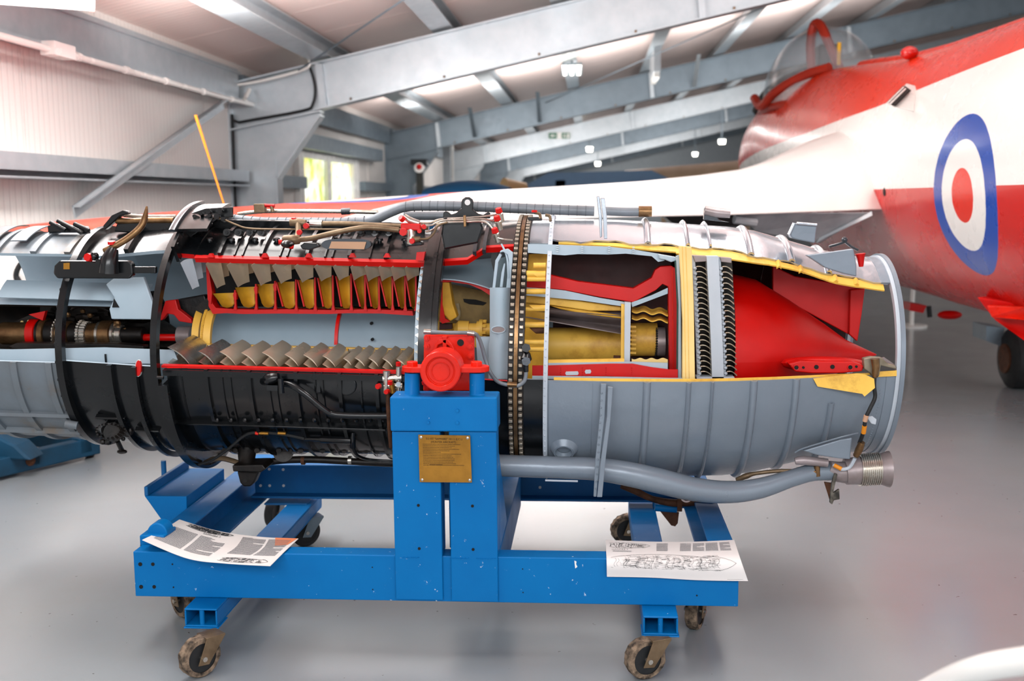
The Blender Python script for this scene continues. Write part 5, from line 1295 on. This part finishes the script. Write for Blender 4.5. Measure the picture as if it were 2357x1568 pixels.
# flanges between combustion and turbine
plate('blue_liner_post', [(1556, 590), (1563, 588), (1567, 700), (1568, 872), (1561, 872), (1562, 700)], -.36, .02, LBL)
plate('green_gasket', [(1553, 600), (1556, 600), (1561, 700), (1560, 868), (1557, 868), (1558, 700)], -.355, .01, mat('green_gasket_paint', '#184038', .5))
plate('liner_step', [(1515, 585), (1556, 592), (1557, 600), (1545, 604), (1530, 598), (1518, 596)], -.33, .03, LBL, bevel=.003)
yp = plate('yellow_casing_joint', [(1564, 566), (1592, 569), (1597, 700), (1600, 881), (1571, 880), (1572, 740), (1568, 640)], -.41, .04, CREAM, bevel=.002)
for q in (1576, 1584):
    plate('joint_groove', [(q-6, 568), (q-5, 568), (q, 700), (q+3, 879), (q+2, 879), (q-1.2, 700)], -.4115, .003, YEL, yp)
# turbine rows
def curvx(px, py):   # the discs bow slightly away from the visitor
    return px-((py-735)/140.)**2*1.0+(735-py)*-.010-((735-py)*.035)
def strip(name, pxa, pxb, y0_, y1_, yd, m, th=.02, parent=None):
    n = 12; pts = [(curvx(pxa, y0_+(y1_-y0_)*k/n), y0_+(y1_-y0_)*k/n) for k in range(n+1)]+[(curvx(pxb, y1_-(y1_-y0_)*k/n), y1_-(y1_-y0_)*k/n) for k in range(n+1)]
    return plate(name, pts, yd, th, m, parent)
strip('turbine_disc_rim', 1600, 1607, 588, 872, -.33, LGR)
strip('nozzle_ring', 1634, 1661, 590, 873, -.35, LGR, .05)
strip('turbine_disc_rim', 1661, 1666, 592, 872, -.33, LGR)
strip('turbine_back', 1606, 1634, 590, 872, -.24, BLKR, .01); strip('turbine_back', 1666, 1692, 590, 872, -.24, BLKR, .01)
plate('turbine_shroud', [(1594, 588), (1628, 590), (1629, 602), (1600, 604)], -.34, .05, MAUV, bevel=.002)
plate('turbine_shroud', [(1657, 592), (1684, 594), (1684, 606), (1660, 603)], -.34, .05, MAUV, bevel=.002)
plate('turbine_base', [(1604, 868), (1690, 868), (1692, 873), (1604, 873)], -.35, .05, LGR)
for row, (xl_, xr_, n, m) in enumerate(((1608, 1635, 21, 1), (1668, 1692, 20, 1))):
    for k in range(n):
        py = 612+(866-612)*(k+.5)/n; px0 = curvx(xl_, py); w = xr_-xl_
        def bl(u, v, px0=px0, py=py, w=w):
            x_ = px0+w*u; yy = py-5+ (11*u**1.8) - 2*v*(1-u); dp = -.33-.02*(1-u)+.09*v
            return L(x_, yy-3.0*math.sin(math.pi*u*.9)*1.0+ v*(5-8*u), dp)
        eo('turbine_blade', MB().grid(bl, 7, 3, .003), BLD, ang=60)
        if True:
            pr = L(px0-2, py, -.34); g = MB().ball(pr, .0058, 8); g.cyl(pr+V((-.006, 0, 0)), pr, .003, n=6); eo('blade_root', g, LGR) if row == 0 else eo('blade_root', g, LGR)
# ---- exhaust cone and struts ------------------------------------------
xk0 = L(1692, 800, -.27).x; xk1 = L(2017, 815, 0).x
g = MB().sector([(xk0, .285), (xk0+.10, .262), (xk0+.22, .192), (xk0+.35, .108), (xk0+.43, .052), (xk1, .002)], 0, 360, .0015, 64); eo('exhaust_cone', g, RED, ang=60)
plate('exhaust_strut', [(1779, 612), (1830, 636), (1991, 664), (1984, 720), (1974, 786), (1957, 772), (1779, 676)], .06, .025, RED, bevel=.003)
plate('exhaust_strut', [(1958, 668), (1991, 664), (1984, 720), (1973, 786), (1955, 770)], .03, .03, RED, bevel=.003)
# stub strut pointing at the visitor
def stub(u, v):
    px = 1797+198*u; w = math.sin(math.pi*min(max(u, .0), 1))**.35 if 0 < u < 1 else 0
    a = math.pi*2*v; return L(px, 838+20*w*math.sin(a)*(.9 if math.sin(a) < 0 else 1)+ (4*u-2), -.28-.06*math.cos(a)*w)
ss = eo('strut_fairing', MB().grid(stub, 26, 18), RED, ang=60)
plate('fairing_face', [(1815, 838), (1842, 831), (1965, 834), (1988, 842), (1985, 855), (1940, 859), (1870, 860), (1830, 856)], -.36, .05, RED, ss, bevel=.004)
g = MB()
for px, py, r in ((1833, 847, 5), (1849, 846, 3), (1879, 845, 5), (1916, 844.5, 5), (1957, 845, 5), (1971, 844, 3)):
    p = L(px, py, -.36); g.cyl(p+V((0, -.003, 0)), p+V((0, .002, 0)), r*sc(-.36), n=14)
eo('fairing_holes', g, DARK, ss, kind='stuff')
for px in (1833, 1957): pipe('hole_rim', [(px+6*math.cos(t), 846+6*math.sin(t), -.362) for t in [2*math.pi*k/16 for k in range(17)]], 1.2, RED, ss, n=6, sm=0)
# outlet bracket, cable and clips
bk = plate('outlet_bracket', [(1988, 826), (2006, 822), (2030, 824), (2045, 838), (2062, 842), (2064, 850), (2045, 846), (2028, 842), (2024, 866), (2012, 872), (2004, 860), (1990, 850)], -.37, .03, mat('dirty_steel', '#8f8674', .5, .5, '#4d4330', 14, .8, .4), bevel=.003)
eo('bracket_boss', MB().tube([L(2014, 826, -.39), L(2016, 845, -.39), L(2014, 868, -.385)], [.014, .012, .009], 12), BRZ, bk)
plate('bracket_wing', [(2024, 826), (2036, 823), (2064, 842), (2062, 848), (2038, 842)], -.33, .01, MAUV, bk)
pipe('sensor_cable', [(2013, 866, -.385), (2012, 890, -.39), (2014, 915, -.39), (2003, 940, -.40), (1993, 962, -.40), (1989, 985, -.39), (1984, 1005, -.37), (1978, 1020, -.35)], 4.5, RUBB)
pipe('orange_band', [(1990, 980, -.395), (1987.5, 997, -.382)], 5.4, ORG, sm=0); pipe('tan_band', [(1994, 957, -.405), (1990.5, 970, -.40)], 5.6, mat('tan_tape', '#c59a7c', .6), sm=0)
plate('cable_clip', [(1996, 960), (2008, 958), (2018, 966), (2016, 978), (2006, 976), (2000, 968)], -.36, .008, LGR, bevel=.002)
pipe('cable_gland', [(1984, 1018, -.36), (1978, 1034, -.35), (1970, 1050, -.34)], [7, 9, 7], BRZ, sm=2)
# scoops on the casing
plate('casing_scoop', [(1856, 588), (1965, 573), (1972, 612), (1972, 637), (1940, 630), (1900, 617)], -.30, .03, GRY, bevel=.004)
pipe('red_spigot', [(1980, 584, -.28), (1981, 596, -.28), (1982, 614, -.28)], [12, 8, 5], RED, sm=2)
g = MB(); 
plate('casing_scoop', [(1848, 1038), (1935, 1012), (1962, 1008), (1957, 1058), (1930, 1056), (1880, 1048)], -.33, .03, GRY, bevel=.004)
pipe('scoop_edge', [(1830, 1042, -.335), (1850, 1032, -.345), (1930, 1008, -.36), (1975, 997, -.34)], 1.8, GRY, n=6)
# drain eyelet in the casing
c, a = CY(1298, 1030, .465)
cyc = V((0, -math.cos(math.radians(a)), math.sin(math.radians(a)))); tt = V((0, -math.sin(math.radians(a)), -math.cos(math.radians(a))))*-1
def eye(r0, r1, off0, off1, nm, m, par=None):
    g = MB()
    def f(u, v):
        t = 2*math.pi*v; r = r0+(r1-r0)*u; q = V((1, 0, 0))*math.cos(t)+tt*math.sin(t); p = c+q*r
        rad = math.hypot(p.y, p.z); e = V((0, p.y, p.z))/rad; return V((p.x, 0, 0))+e*(.467+off0+(off1-off0)*u)
    return eo(nm, g.grid(f, 4, 32, .003), m, par, ang=60)
ey = eye(.046, .032, .002, .020, 'drain_collar', GRY, sh); eye(.032, .026, .020, .004, 'collar_lip', GRY, ey)
def fdisc(u, v): t = 2*math.pi*v; q = V((1, 0, 0))*math.cos(t)+tt*math.sin(t); p = c+q*.028*u; e = V((0, p.y, p.z)).normalized(); return V((p.x, 0, 0))+e*.4695
eo('collar_opening', MB().grid(fdisc, 3, 24), BRZ, ey)
# raised panel, strap and patches
x0_, x1_ = xn(1263, .468, 950), xn(1362, .468, 950); g = MB().sector([(x0_, .4705), (x1_, .4705)], -62, cut_angle(x0_, lowcut)-.5, .003, 24); eo('casing_panel', g, GRY, sh)
for (pts, yd) in (([(1383, 884), (1396, 884), (1392, 960), (1383, 1040), (1373, 1144), (1366, 1144), (1370, 1060), (1380, 960)], -.49), ([(1399, 890), (1411, 892), (1405, 970), (1395, 1050), (1386, 1145), (1374, 1145), (1384, 1050), (1397, 960)], -.50)):
    q = plate('strap', pts, yd, .012, GRY, bevel=.002)
g = MB()
for k in range(14): g.ball(L(1385-k*1.0, 905+k*17, -.492), .0035, 6)
eo('strap_rivets', g, GRY, kind='stuff')
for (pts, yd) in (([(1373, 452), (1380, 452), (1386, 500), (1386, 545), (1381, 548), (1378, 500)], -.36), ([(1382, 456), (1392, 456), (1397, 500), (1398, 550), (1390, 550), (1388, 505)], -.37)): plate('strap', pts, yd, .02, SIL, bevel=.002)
# ---- top pipes and fittings ---------------------------------------------
hz = [(522, 503, -.02), (600, 511, -.02), (700, 512, -.02), (820, 512, -.02), (860, 506, -.02), (900, 488, -.02), (935, 476, -.02), (990, 474, -.02), (1100, 476, -.02), (1250, 482, -.02), (1368, 486, -.02)]
hm = pipe('lagged_air_pipe', hz, 11.5, HOSE, n=16)
pipe('lagged_air_pipe', [(1392, 486, -.02), (1440, 488, -.02), (1480, 488, -.02)], 10, HOSE, n=16); pipe('pipe_collar', [(1470, 487, -.02), (1500, 487, -.02)], 12.5, BRZ, sm=0, n=16)
pv = [L(*p) for p in hz]
g = MB()
for i in range(len(pv)-1):
    n = max(1, int((hz[i+1][0]-hz[i][0])/17))
    for k in range(n):
        p = pv[i].lerp(pv[i+1], k/n); d = (pv[i+1]-pv[i]).normalized()
        if i in (4, 5): continue
        g.tube([p-d*.0012, p+d*.0012], 12.2*sc(), 16)
eo('lagging_seams', g, mat('seam_grey', '#585e64', .5), hm, kind='stuff')
pipe('pipe_end', [(474, 497, -.02), (500, 499, -.02), (530, 503, -.02)], [8, 11, 11.5], BRN, n=14)
pipe('steel_pipe', [(548, 494, .06), (580, 489, .06), (640, 486, .06), (790, 487, .06), (870, 489, .06)], 5, STL); pipe('pipe_clamp', [(786, 487, .06), (806, 486, .06)], 8, GUN, sm=0)
pipe('lagged_air_pipe', [(930, 497, .05), (985, 497, .05), (1025, 497, .05)], 10, HOSE, n=16)
pipe('fuel_pipe', [(738, 515, -.16), (800, 515, -.16), (860, 518, -.16), (925, 521, -.17)], 6, BRN); pipe('pipe_sleeve', [(714, 515, -.16), (742, 516, -.16)], 10, STL, sm=0)
pipe('fuel_pipe', [(688, 552, -.26), (720, 548, -.27), (770, 536, -.27), (830, 525, -.26), (870, 525, -.25), (918, 530, -.24)], 6.5, BRN)
tf = pipe('tee_fitting', [(668, 512, -.2), (685, 512, -.2), (704, 514, -.2)], [9, 10, 8], BRN, sm=2); pipe('tee_leg', [(686, 512, -.2), (687, 535, -.23), (683, 552, -.25)], 7.5, BRN, tf)
pipe('elbow_fitting', [(655, 552, -.26), (675, 552, -.27), (690, 554, -.26)], [11, 12, 8], BRN, sm=3); eo('elbow_base', MB().ball(L(662, 562, -.30), .024, 12, sz=.6), BLK)
def cap(px, py, y, d, r, l, m=RED):
    p = L(px, py, y); d = V(d).normalized(); return eo('protective_cap', MB().cyl(p, p+d*l, r, r*.92, 8), m)
for a in ((677, 507, -.2, (0, 0, 1), .011, .008), (706, 520, -.2, (0, -1, 0), .011, .015), (690, 535, -.27, (0, -1, 0), .010, .012), (649, 557, -.28, (-1, -.3, 0), .009, .012), (671, 564, -.30, (0, -.5, -1), .009, .012)): cap(*a)
fp = plate('filter_box', [(583, 469), (608, 469), (610, 490), (584, 491)], .02, .03, BRN, bevel=.003); pipe('filter_neck', [(608, 473, .03), (632, 474, .03)], 4.5, RED, fp, sm=0); pipe('filter_neck', [(625, 474, .03), (628, 488, .03)], 4.5, BRN, fp, sm=0)
# valve block
vb = plate('valve_block', [(922, 514), (968, 516), (968, 532), (922, 528)], -.30, .04, RED, bevel=.004)
pipe('valve_body', [(945, 520, -.28), (947, 545, -.29), (943, 562, -.29)], [12, 10, 9], STL, vb, sm=2); pipe('valve_union', [(930, 497, -.28), (945, 508, -.28), (965, 514, -.28)], [6, 8, 7], STL, vb, sm=2)
pipe('valve_union', [(965, 524, -.28), (985, 523, -.28)], [8, 6], BRN, vb, sm=0); pipe('valve_union', [(950, 552, -.30), (968, 550, -.30)], [8, 6], BRN, vb, sm=0); plate('valve_foot', [(928, 552), (970, 556), (972, 565), (935, 568)], -.30, .05, BLK, vb, bevel=.004)
for a in ((928, 506, -.3, (-.5, -.6, .5), .011, .015), (929, 534, -.33, (0, -1, 0), .014, .016), (949, 555, -.33, (0, -1, 0), .010, .014), (975, 522, -.31, (.3, -1, 0), .009, .012), (966, 532, -.31, (0, -1, 0), .008, .01)): cap(*a)
for k, pts in enumerate(([(965, 513, -.28), (990, 513, -.28), (1015, 505, -.28), (1070, 502, -.30), (1110, 499, -.28), (1145, 494, -.25)], [(968, 520, -.29), (995, 518, -.29), (1020, 508, -.29), (1070, 506, -.31), (1115, 505, -.29), (1140, 511, -.27)], [(980, 534, -.29), (998, 528, -.29), (1015, 514, -.30), (1070, 511, -.32), (1108, 510, -.32), (1125, 517, -.32), (1138, 533, -.32)], [(965, 550, -.31), (985, 549, -.31), (998, 538, -.31), (1008, 520, -.31), (1030, 512, -.31)])): pipe('fuel_line', pts, 2.4, STL if k < 3 else BRN, n=8)
plate('line_clip', [(1066, 496), (1072, 495), (1073, 522), (1067, 523)], -.335, .01, BRZ, bevel=.002)
for a, nm in (((1150, 492, -.25), 0), ((1146, 510, -.28), 0), ((1141, 538, -.32), 0)):
    p = L(*a); d = V((-.25, -.35, 1)).normalized(); eo('nozzle_union', MB().tube([p-d*.03, p, p+d*.005], [.010, .012, .008], 10), STL); eo('protective_cap', MB().cyl(p+d*.005, p+d*.02, .013, .011, 6), RED)
pipe('ignition_lead', [(1146, 548, -.33), (1160, 551, -.34), (1180, 553, -.34)], 2, STL, n=8)
for k, (px, py) in enumerate(((1232, 490), (1255, 495))): pipe('small_union', [(px, py, -.24), (px+10, py+3, -.24), (px+12, py+14, -.25)], 3.5, BRN, n=8)
cap(1230, 489, -.24, (0, 0, 1), .010, .008)
plate('union_base', [(1214, 500), (1246, 500), (1248, 508), (1216, 508)], -.25, .05, BLK, bevel=.003)
# lifting eye
le = MB(); out = [(1020, 492), (1022, 487), (1030, 487), (1038, 494), (1050, 490), (1062, 480), (1062, 466), (1064, 459), (1071, 454), (1080, 454), (1087, 459), (1089, 466), (1088, 482), (1100, 492), (1112, 495), (1122, 488), (1128, 490), (1128, 503), (1020, 506)]
plate('lifting_eye', out, -.10, .02, BLK, bevel=.003)
eo('eye_hole', MB().cyl(L(1076, 466, -.102), L(1076, 466, -.0795), 6.4*sc(), n=20), mat('white_beyond', '#dadada', .5))
plate('eye_bracket', [(1020, 500), (1105, 505), (1112, 525), (1100, 560), (1022, 575), (1015, 540)], -.29, .02, BLK, bevel=.006)
longrib('bracket_rib', 1030, 1100, 530, .425, .02, .01, BLK, None)
# front accessories
ap = plate('accessory_plate', [(136, 600), (296, 600), (304, 608), (306, 632), (297, 642), (130, 641), (122, 630), (124, 612)], -.38, .03, BLK, bevel=.006)
plate('plate_arm', [(300, 614), (358, 614), (358, 630), (300, 630)], -.37, .02, BLK, ap, bevel=.004); plate('plate_tag', [(146, 606), (160, 605), (160, 620), (146, 620)], -.383, .003, BRASS, ap)
ab = MB().tube([L(250, 628, -.40), L(252, 600, -.40), L(262, 572, -.39)], [.034, .030, .016], 14, smooth=3); ab.box(L(226, 610, -.4).x, L(226, 610, -.4).x+.03, -.42, -.38, L(226, 628, -.4).z, L(226, 596, -.4).z); ab.ball(L(217, 590, -.40), .016, 10)
eo('accessory_body', ab, BLK, ap); cap(208, 593, -.40, (-.2, -1, .1), .015, .018); cap(257, 562, -.38, (0, -.2, 1), .014, .01)
pipe('curved_horn_pipe', [(240, 578, -.38), (262, 568, -.38), (295, 548, -.37), (322, 525, -.36), (333, 503, -.35), (338, 475, -.34)], [7, 8, 8, 8, 7.5, 2], BRZ, n=14)
pipe('intake_pipe', [(268, 508, -.1), (300, 510, -.1), (345, 508, -.1), (400, 508, -.1)], 8, BRZ, n=14); pipe('intake_pipe', [(285, 495, -.06), (330, 499, -.06), (405, 499, -.06)], 5, STL)
plate('pipe_flange', [(236, 520), (256, 496), (282, 484), (292, 486), (296, 492), (276, 498), (250, 522), (240, 530)], -.12, .03, BLK, bevel=.004)
plate('pipe_shroud', [(268, 515), (300, 512), (398, 512), (392, 532), (300, 536), (262, 534)], -.11, .03, BLK, bevel=.005)
g = MB().sector([(X2+.02, .500), (X2+.14, .505)], 56, 88, .012, 24); eo('top_arch', g, BLK); g = MB().sector([(X2+.012, .510), (X2+.020, .512), (X2+.032, .510)], 54, 90, .010, 24); eo('arch_rim', g, GUN)
plate('arch_bracket', [(440, 490), (470, 480), (534, 476), (534, 500), (500, 505), (462, 530), (420, 560), (400, 545)], -.18, .02, BLK, bevel=.004)
g = MB()
for k in range(14): p = L(r2.uniform(425, 520), r2.uniform(486, 520), -.20); g.cyl(p, p+V((0, -.02, .004)), r2.uniform(.006, .012), n=8)
eo('arch_bolts', g, BLK, kind='stuff')
pipe('thin_tube', [(478, 502, -.20), (510, 504, -.21), (545, 518, -.21), (575, 526, -.21), (660, 528, -.21), (940, 528, -.20)], 2.2, BRN, n=8)
for a_, b_ in (((115, 512), (150, 530)), ((132, 508), (188, 536)), ((170, 515), (205, 530))): pipe('stub_pipe', [(a_[0], a_[1], -.12), (b_[0], b_[1], -.12)], 5, BLK, sm=0)
plate('top_bracket', [(108, 520), (125, 515), (195, 522), (200, 536), (110, 536)], -.10, .04, BLK, bevel=.004)
for px in (20, 85): 
    x = L(px, 540, 0).x; g = MB().sector([(x, .408), (x+.06, .410)], 62, 96, .004, 14); eo('casing_band', g, DGR)
# top rear fittings
pipe('breather_outlet', [(1622, 484, -.12), (1650, 490, -.12), (1680, 492, -.12)], [10, 11, 10], MAUV, sm=2, n=16); plate('breather_base', [(1622, 478), (1634, 476), (1656, 506), (1680, 512), (1620, 506)], -.12, .03, GUN, bevel=.003)
bb = plate('spring_bracket', [(1832, 514), (1880, 516), (1880, 522), (1876, 560), (1840, 553), (1822, 548), (1818, 538)], -.20, .05, GRY, bevel=.004)
pipe('bracket_roll', [(1816, 540, -.2), (1828, 514, -.2)], 4, SIL, bb, sm=0); pipe('bracket_roll', [(1834, 514, -.21), (1880, 518, -.21)], 3.5, SIL, bb, sm=0)
pipe('tail_strut', [(1908, 568, -.15), (1930, 562, -.15), (1946, 556, -.15)], 3, GUN, n=8); eo('strut_ball', MB().ball(L(1944, 552, -.15), .011, 10), GUN); pipe('tail_strut', [(1944, 556, -.15), (1960, 568, -.15), (1975, 576, -.15)], 3, GUN, n=8)
# ---- mount face, hoses and valves round the trunnion ------------------------
mf = plate('mount_plate', [(976, 772), (1091, 771), (1093, 900), (974, 900)], -.50, .02, REDO, bevel=.003)
for q in ([(985, 838), (1000, 795), (1010, 783), (1030, 780), (1040, 792), (1062, 838), (1052, 838), (1034, 797), (1020, 790), (1008, 795), (995, 840)], [(1017, 775), (1029, 775), (1027, 815), (1020, 815)]): plate('mount_rib', q, -.525, .03, REDO, mf, bevel=.003)
g = MB()
for px, py in ((983, 778), (983, 797), (1083, 780), (1083, 798), (1083, 820), (978, 880), (984, 893)): p = L(px, py, -.50); g.cyl(p, p+V((0, -.012, 0)), .010, n=6); g.cyl(p, p+V((0, -.018, 0)), .005, n=8)
eo('mount_studs', g, REDO, mf, kind='stuff'); eo('mount_port', MB().cyl(L(1060, 789, -.502), L(1060, 789, -.49), 8*sc(-.5), n=20), DARK, mf)
pipe('braided_hose', [(976, 764, -.52), (985, 764, -.52), (1030, 766, -.53), (1085, 767, -.53), (1100, 775, -.52), (1110, 800, -.51), (1118, 830, -.50), (1130, 860, -.50), (1148, 880, -.49), (1175, 887, -.49), (1195, 887, -.49), (1208, 875, -.49), (1211, 855, -.49)], 4.6, HOSE)
pipe('hose_collar', [(976, 763, -.52), (992, 764, -.52)], 6.5, STL, sm=0); pipe('hose_collar', [(1076, 766, -.53), (1092, 768, -.53)], 6.5, STL, sm=0); pipe('hose_tee', [(1168, 885, -.49), (1190, 886, -.49)], 6.5, BRZ, sm=0)
pipe('relief_valve', [(1211, 856, -.49), (1210, 838, -.49), (1211, 826, -.49), (1212, 812, -.48)], [6, 7, 14, 8], BLK, sm=3); eo('valve_nut', MB().cyl(L(1211, 832, -.50), L(1211, 832, -.52), .015, n=6), GUN); eo('valve_nut', MB().cyl(L(1211, 801, -.47), L(1211, 801, -.50), .015, n=6), BLK); eo('valve_body', MB().cyl(L(1200, 802, -.42), L(1211, 801, -.48), .012, n=10), BLK)
vc = MB(); c = L(900, 880, -.42)
vc.tube([L(882, 872, -.42), L(925, 870, -.42)], 8*sc(-.4), 12); vc.tube([L(885, 888, -.42), L(927, 888, -.42)], 8*sc(-.4), 12); vc.tube([L(890, 855, -.42), L(890, 905, -.42)], 9*sc(-.4), 12); vc.tube([L(918, 845, -.42), L(918, 900, -.42)], 7*sc(-.4), 12)
eo('drain_valve_cluster', vc, STL); pipe('brass_union', [(900, 876, -.44), (905, 905, -.44)], 6, BRASS, sm=0)
eo('gauge_face', MB().cyl(L(917, 885, -.44), L(917, 885, -.45), 6*sc(-.44), n=16), LBL)
for a in ((917, 842, -.43, (0, -.2, 1), .009, .012), (873, 889, -.43, (-.4, -1, 0), .010, .012), (898, 885, -.45, (0, -.2, 1), .009, .012), (893, 901, -.45, (-.3, -1, 0), .009, .015)): cap(*a)
pipe('down_pipe', [(893, 905, -.42), (893, 930, -.42), (896, 980, -.41), (900, 1030, -.38)], 5, RUST)
# ---- underside ---------------------------------------------------------------
bv = MB().tube([L(573, 1005, -.16), L(572, 1022, -.16), L(568, 1050, -.16), L(570, 1070, -.16)], [18*sc(), 22*sc(), 20*sc(), 17*sc()], 16, smooth=3)
bvo = eo('bleed_valve', bv, BLKR); plate('valve_flange', [(534, 1072), (604, 1070), (612, 1080), (600, 1088), (536, 1086)], -.22, .11, BLKR, bvo, bevel=.004)
plate('valve_lug', [(545, 1086), (596, 1086), (585, 1112), (576, 1121), (560, 1121), (552, 1112)], -.17, .05, BLKR, bvo, bevel=.006); eo('lug_hole', MB().cyl(L(564, 1106, -.172), L(564, 1106, -.168), 5*sc(), n=12), DARK, bvo)
pipe('brown_pipe', [(472, 1066, -.10), (490, 1058, -.12), (515, 1056, -.14), (550, 1066, -.16)], 6.5, BRN)
undp = pipe('under_pipe', [(590, 1068, -.10), (650, 1060, -.10), (720, 1058, -.10), (800, 1062, -.10), (920, 1068, -.10)], 8.5, BLKR, n=14)
for px in (698, 806): pipe('pipe_clamp', [(px-4, 1060, -.10), (px+4, 1060, -.10)], 10.5, STL if px > 700 else RUST, undp, sm=0)
eo('round_lug', MB().cyl(L(652, 1040, -.12), L(652, 1040, -.08), 24*sc(), n=24), BLKR)
pipe('control_cable', [(455, 1070, -.20), (490, 1058, -.24), (530, 1030, -.28), (560, 1005, -.30), (588, 996, -.31), (650, 1000, -.31), (700, 1010, -.31)], 3.5, RUBB, n=8)
for a_, b_, m in ((588, 595, REDO), (597, 618, BRASS), (640, 658, BRASS)): pipe('cable_band', [(a_, 997, -.32), (b_, 998, -.32)], 4.2, m, sm=0)
pipe('actuator', [(700, 1010, -.30), (735, 1011, -.30), (740, 1011, -.30), (808, 1014, -.30)], [5, 6, 9.5, 9.5], BLK, sm=0); pipe('actuator_end', [(812, 996, -.30), (812, 1012, -.30), (812, 1030, -.29)], 7, BLK, sm=2); pipe('drain_tube', [(812, 1030, -.28), (822, 1048, -.25), (850, 1058, -.2), (905, 1062, -.18)], 3.5, BLK, n=8)
g = MB()
for k in range(18):
    t = k/18; g.cyl(L(250+28*math.cos(t*6.28), 990+14*math.sin(t*6.28), -.30), L(256+34*math.cos(t*6.28), 994+18*math.sin(t*6.28), -.33), .004, n=6)
g.cyl(L(256, 990, -.24), L(262, 995, -.31), .035, n=16)
for k in range(16): p = L(r2.uniform(225, 300), r2.uniform(975, 1018), -.28); g.ball(p, r2.uniform(.008, .018), 8)
eo('gear_drive', g, BLKR); eo('drive_knob', MB().ball(L(281, 1040, -.18), .014, 10, sx=1.4, sz=.6), BLKR); pipe('drive_neck', [(270, 1015, -.22), (280, 1036, -.18)], 6, BLKR, sm=0)
pipe('duct_box', [(150, 975, -.33), (178, 980, -.32)], 10, DGR, sm=0)
# big grey bleed duct with bellows
dp = [(1120, 1070, -.38), (1160, 1072, -.38), (1280, 1076, -.38), (1370, 1080, -.38), (1440, 1090, -.38), (1520, 1108, -.37), (1600, 1127, -.35), (1680, 1133, -.33), (1750, 1124, -.31), (1820, 1102, -.29), (1870, 1088, -.27), (1925, 1085, -.26)]
du = pipe('bleed_duct', dp, [25, 26, 26, 27, 29, 30, 28, 26, 24, 20, 20, 21], GRY, n=28)
pipe('duct_bracket', [(1255, 1106, -.40), (1330, 1108, -.40)], 2.5, LGR, du, n=6, sm=0)
eo('duct_eyelet', MB().sector([(0, .020), (.006, .020)], 0, 360, .006, 20), MAUV, du).matrix_basis = Matrix.Translation(L(1580, 1144, -.36)) @ Matrix.Rotation(math.radians(90), 4, 'Z')
eo('eyelet_bolt', MB().ball(L(1583, 1146, -.37), .009, 8), BRZ, du)
pipe('rusty_pipe', [(1905, 1076, -.27), (1930, 1086, -.26), (1955, 1088, -.26)], [16, 24, 26], MAUV, n=20)
g = MB()
for k in range(10):
    x_ = 1978+k*4.7; p = L(x_, 1082-(k*.3), -.26); q = L(x_+2.4, 1082-(k*.3), -.26); g.tube([p, q], [.056, .056], 32); g.tube([q, L(x_+4.7, 1082-k*.3, -.26)], .051, 32)
eo('bellows', g, STL); pipe('bellows_neck', [(1945, 1086, -.26), (1980, 1083, -.26)], [30, 33], MAUV, n=28, sm=0); pipe('bellows_lip', [(2024, 1080, -.26), (2038, 1080, -.26), (2046, 1080, -.26)], [35, 40, 42], MAUV, n=32, sm=0)
pipe('small_actuator', [(1830, 1062, -.30), (1850, 1060, -.30), (1905, 1066, -.30)], [8, 11, 10], MAUV, sm=2, n=14)
pipe('sense_line', [(1695, 1105, -.26), (1718, 1096, -.27), (1740, 1090, -.27), (1800, 1084, -.28), (1860, 1087, -.28)], [5, 7, 4.5, 4.5, 5], BRN); pipe('line_union', [(1880, 1072, -.29), (1882, 1096, -.29)], 7, BRZ, sm=0); pipe('line_union', [(1858, 1086, -.29), (1884, 1087, -.29)], 6, BRZ, sm=0)
pipe('taped_cable', [(1918, 1070, -.31), (1935, 1080, -.32), (1955, 1076, -.32), (1968, 1055, -.33)], 4.2, LGR, n=8); pipe('orange_band', [(1920, 1071, -.315), (1937, 1080, -.325)], 5, ORG, sm=0)
dk = plate('duct_hanger', [(1897, 1110), (1914, 1112), (1912, 1158)], -.24, .006, RUST); plate('hanger_hook', [(1921, 1090), (1928, 1092), (1918, 1135), (1932, 1126), (1933, 1150), (1920, 1152), (1916, 1162), (1910, 1158), (1914, 1115)], -.30, .012, mat('chipped_black', '#2e2c28', .6, .3, '#8a8478', 30, 1, .4), dk, bevel=.002)
pipe('rear_brace', [(1430, 1117, .0), (1458, 1128, .0), (1500, 1148, .0), (1550, 1158, .0), (1600, 1155, .0), (1640, 1148, .0)], [8, 9, 7, 9, 9, 7], RUST)
plate('rear_pin_bracket', [(1520, 1178), (1563, 1180), (1560, 1205), (1554, 1212), (1545, 1210)], .02, .01, RUST); plate('brace_strap', [(1559, 1150), (1571, 1150), (1570, 1178), (1559, 1178)], -.02, .01, RUST); pipe('support_roller', [(1507, 1168, .02), (1558, 1172, .02)], 9, BLUE, sm=0, n=14)
ring('centre_frame_ridge', X3+.030, X3+.040, .458, .01, BLK); ring('centre_frame_ridge', X3+.052, X3+.060, .460, .012, BLK)
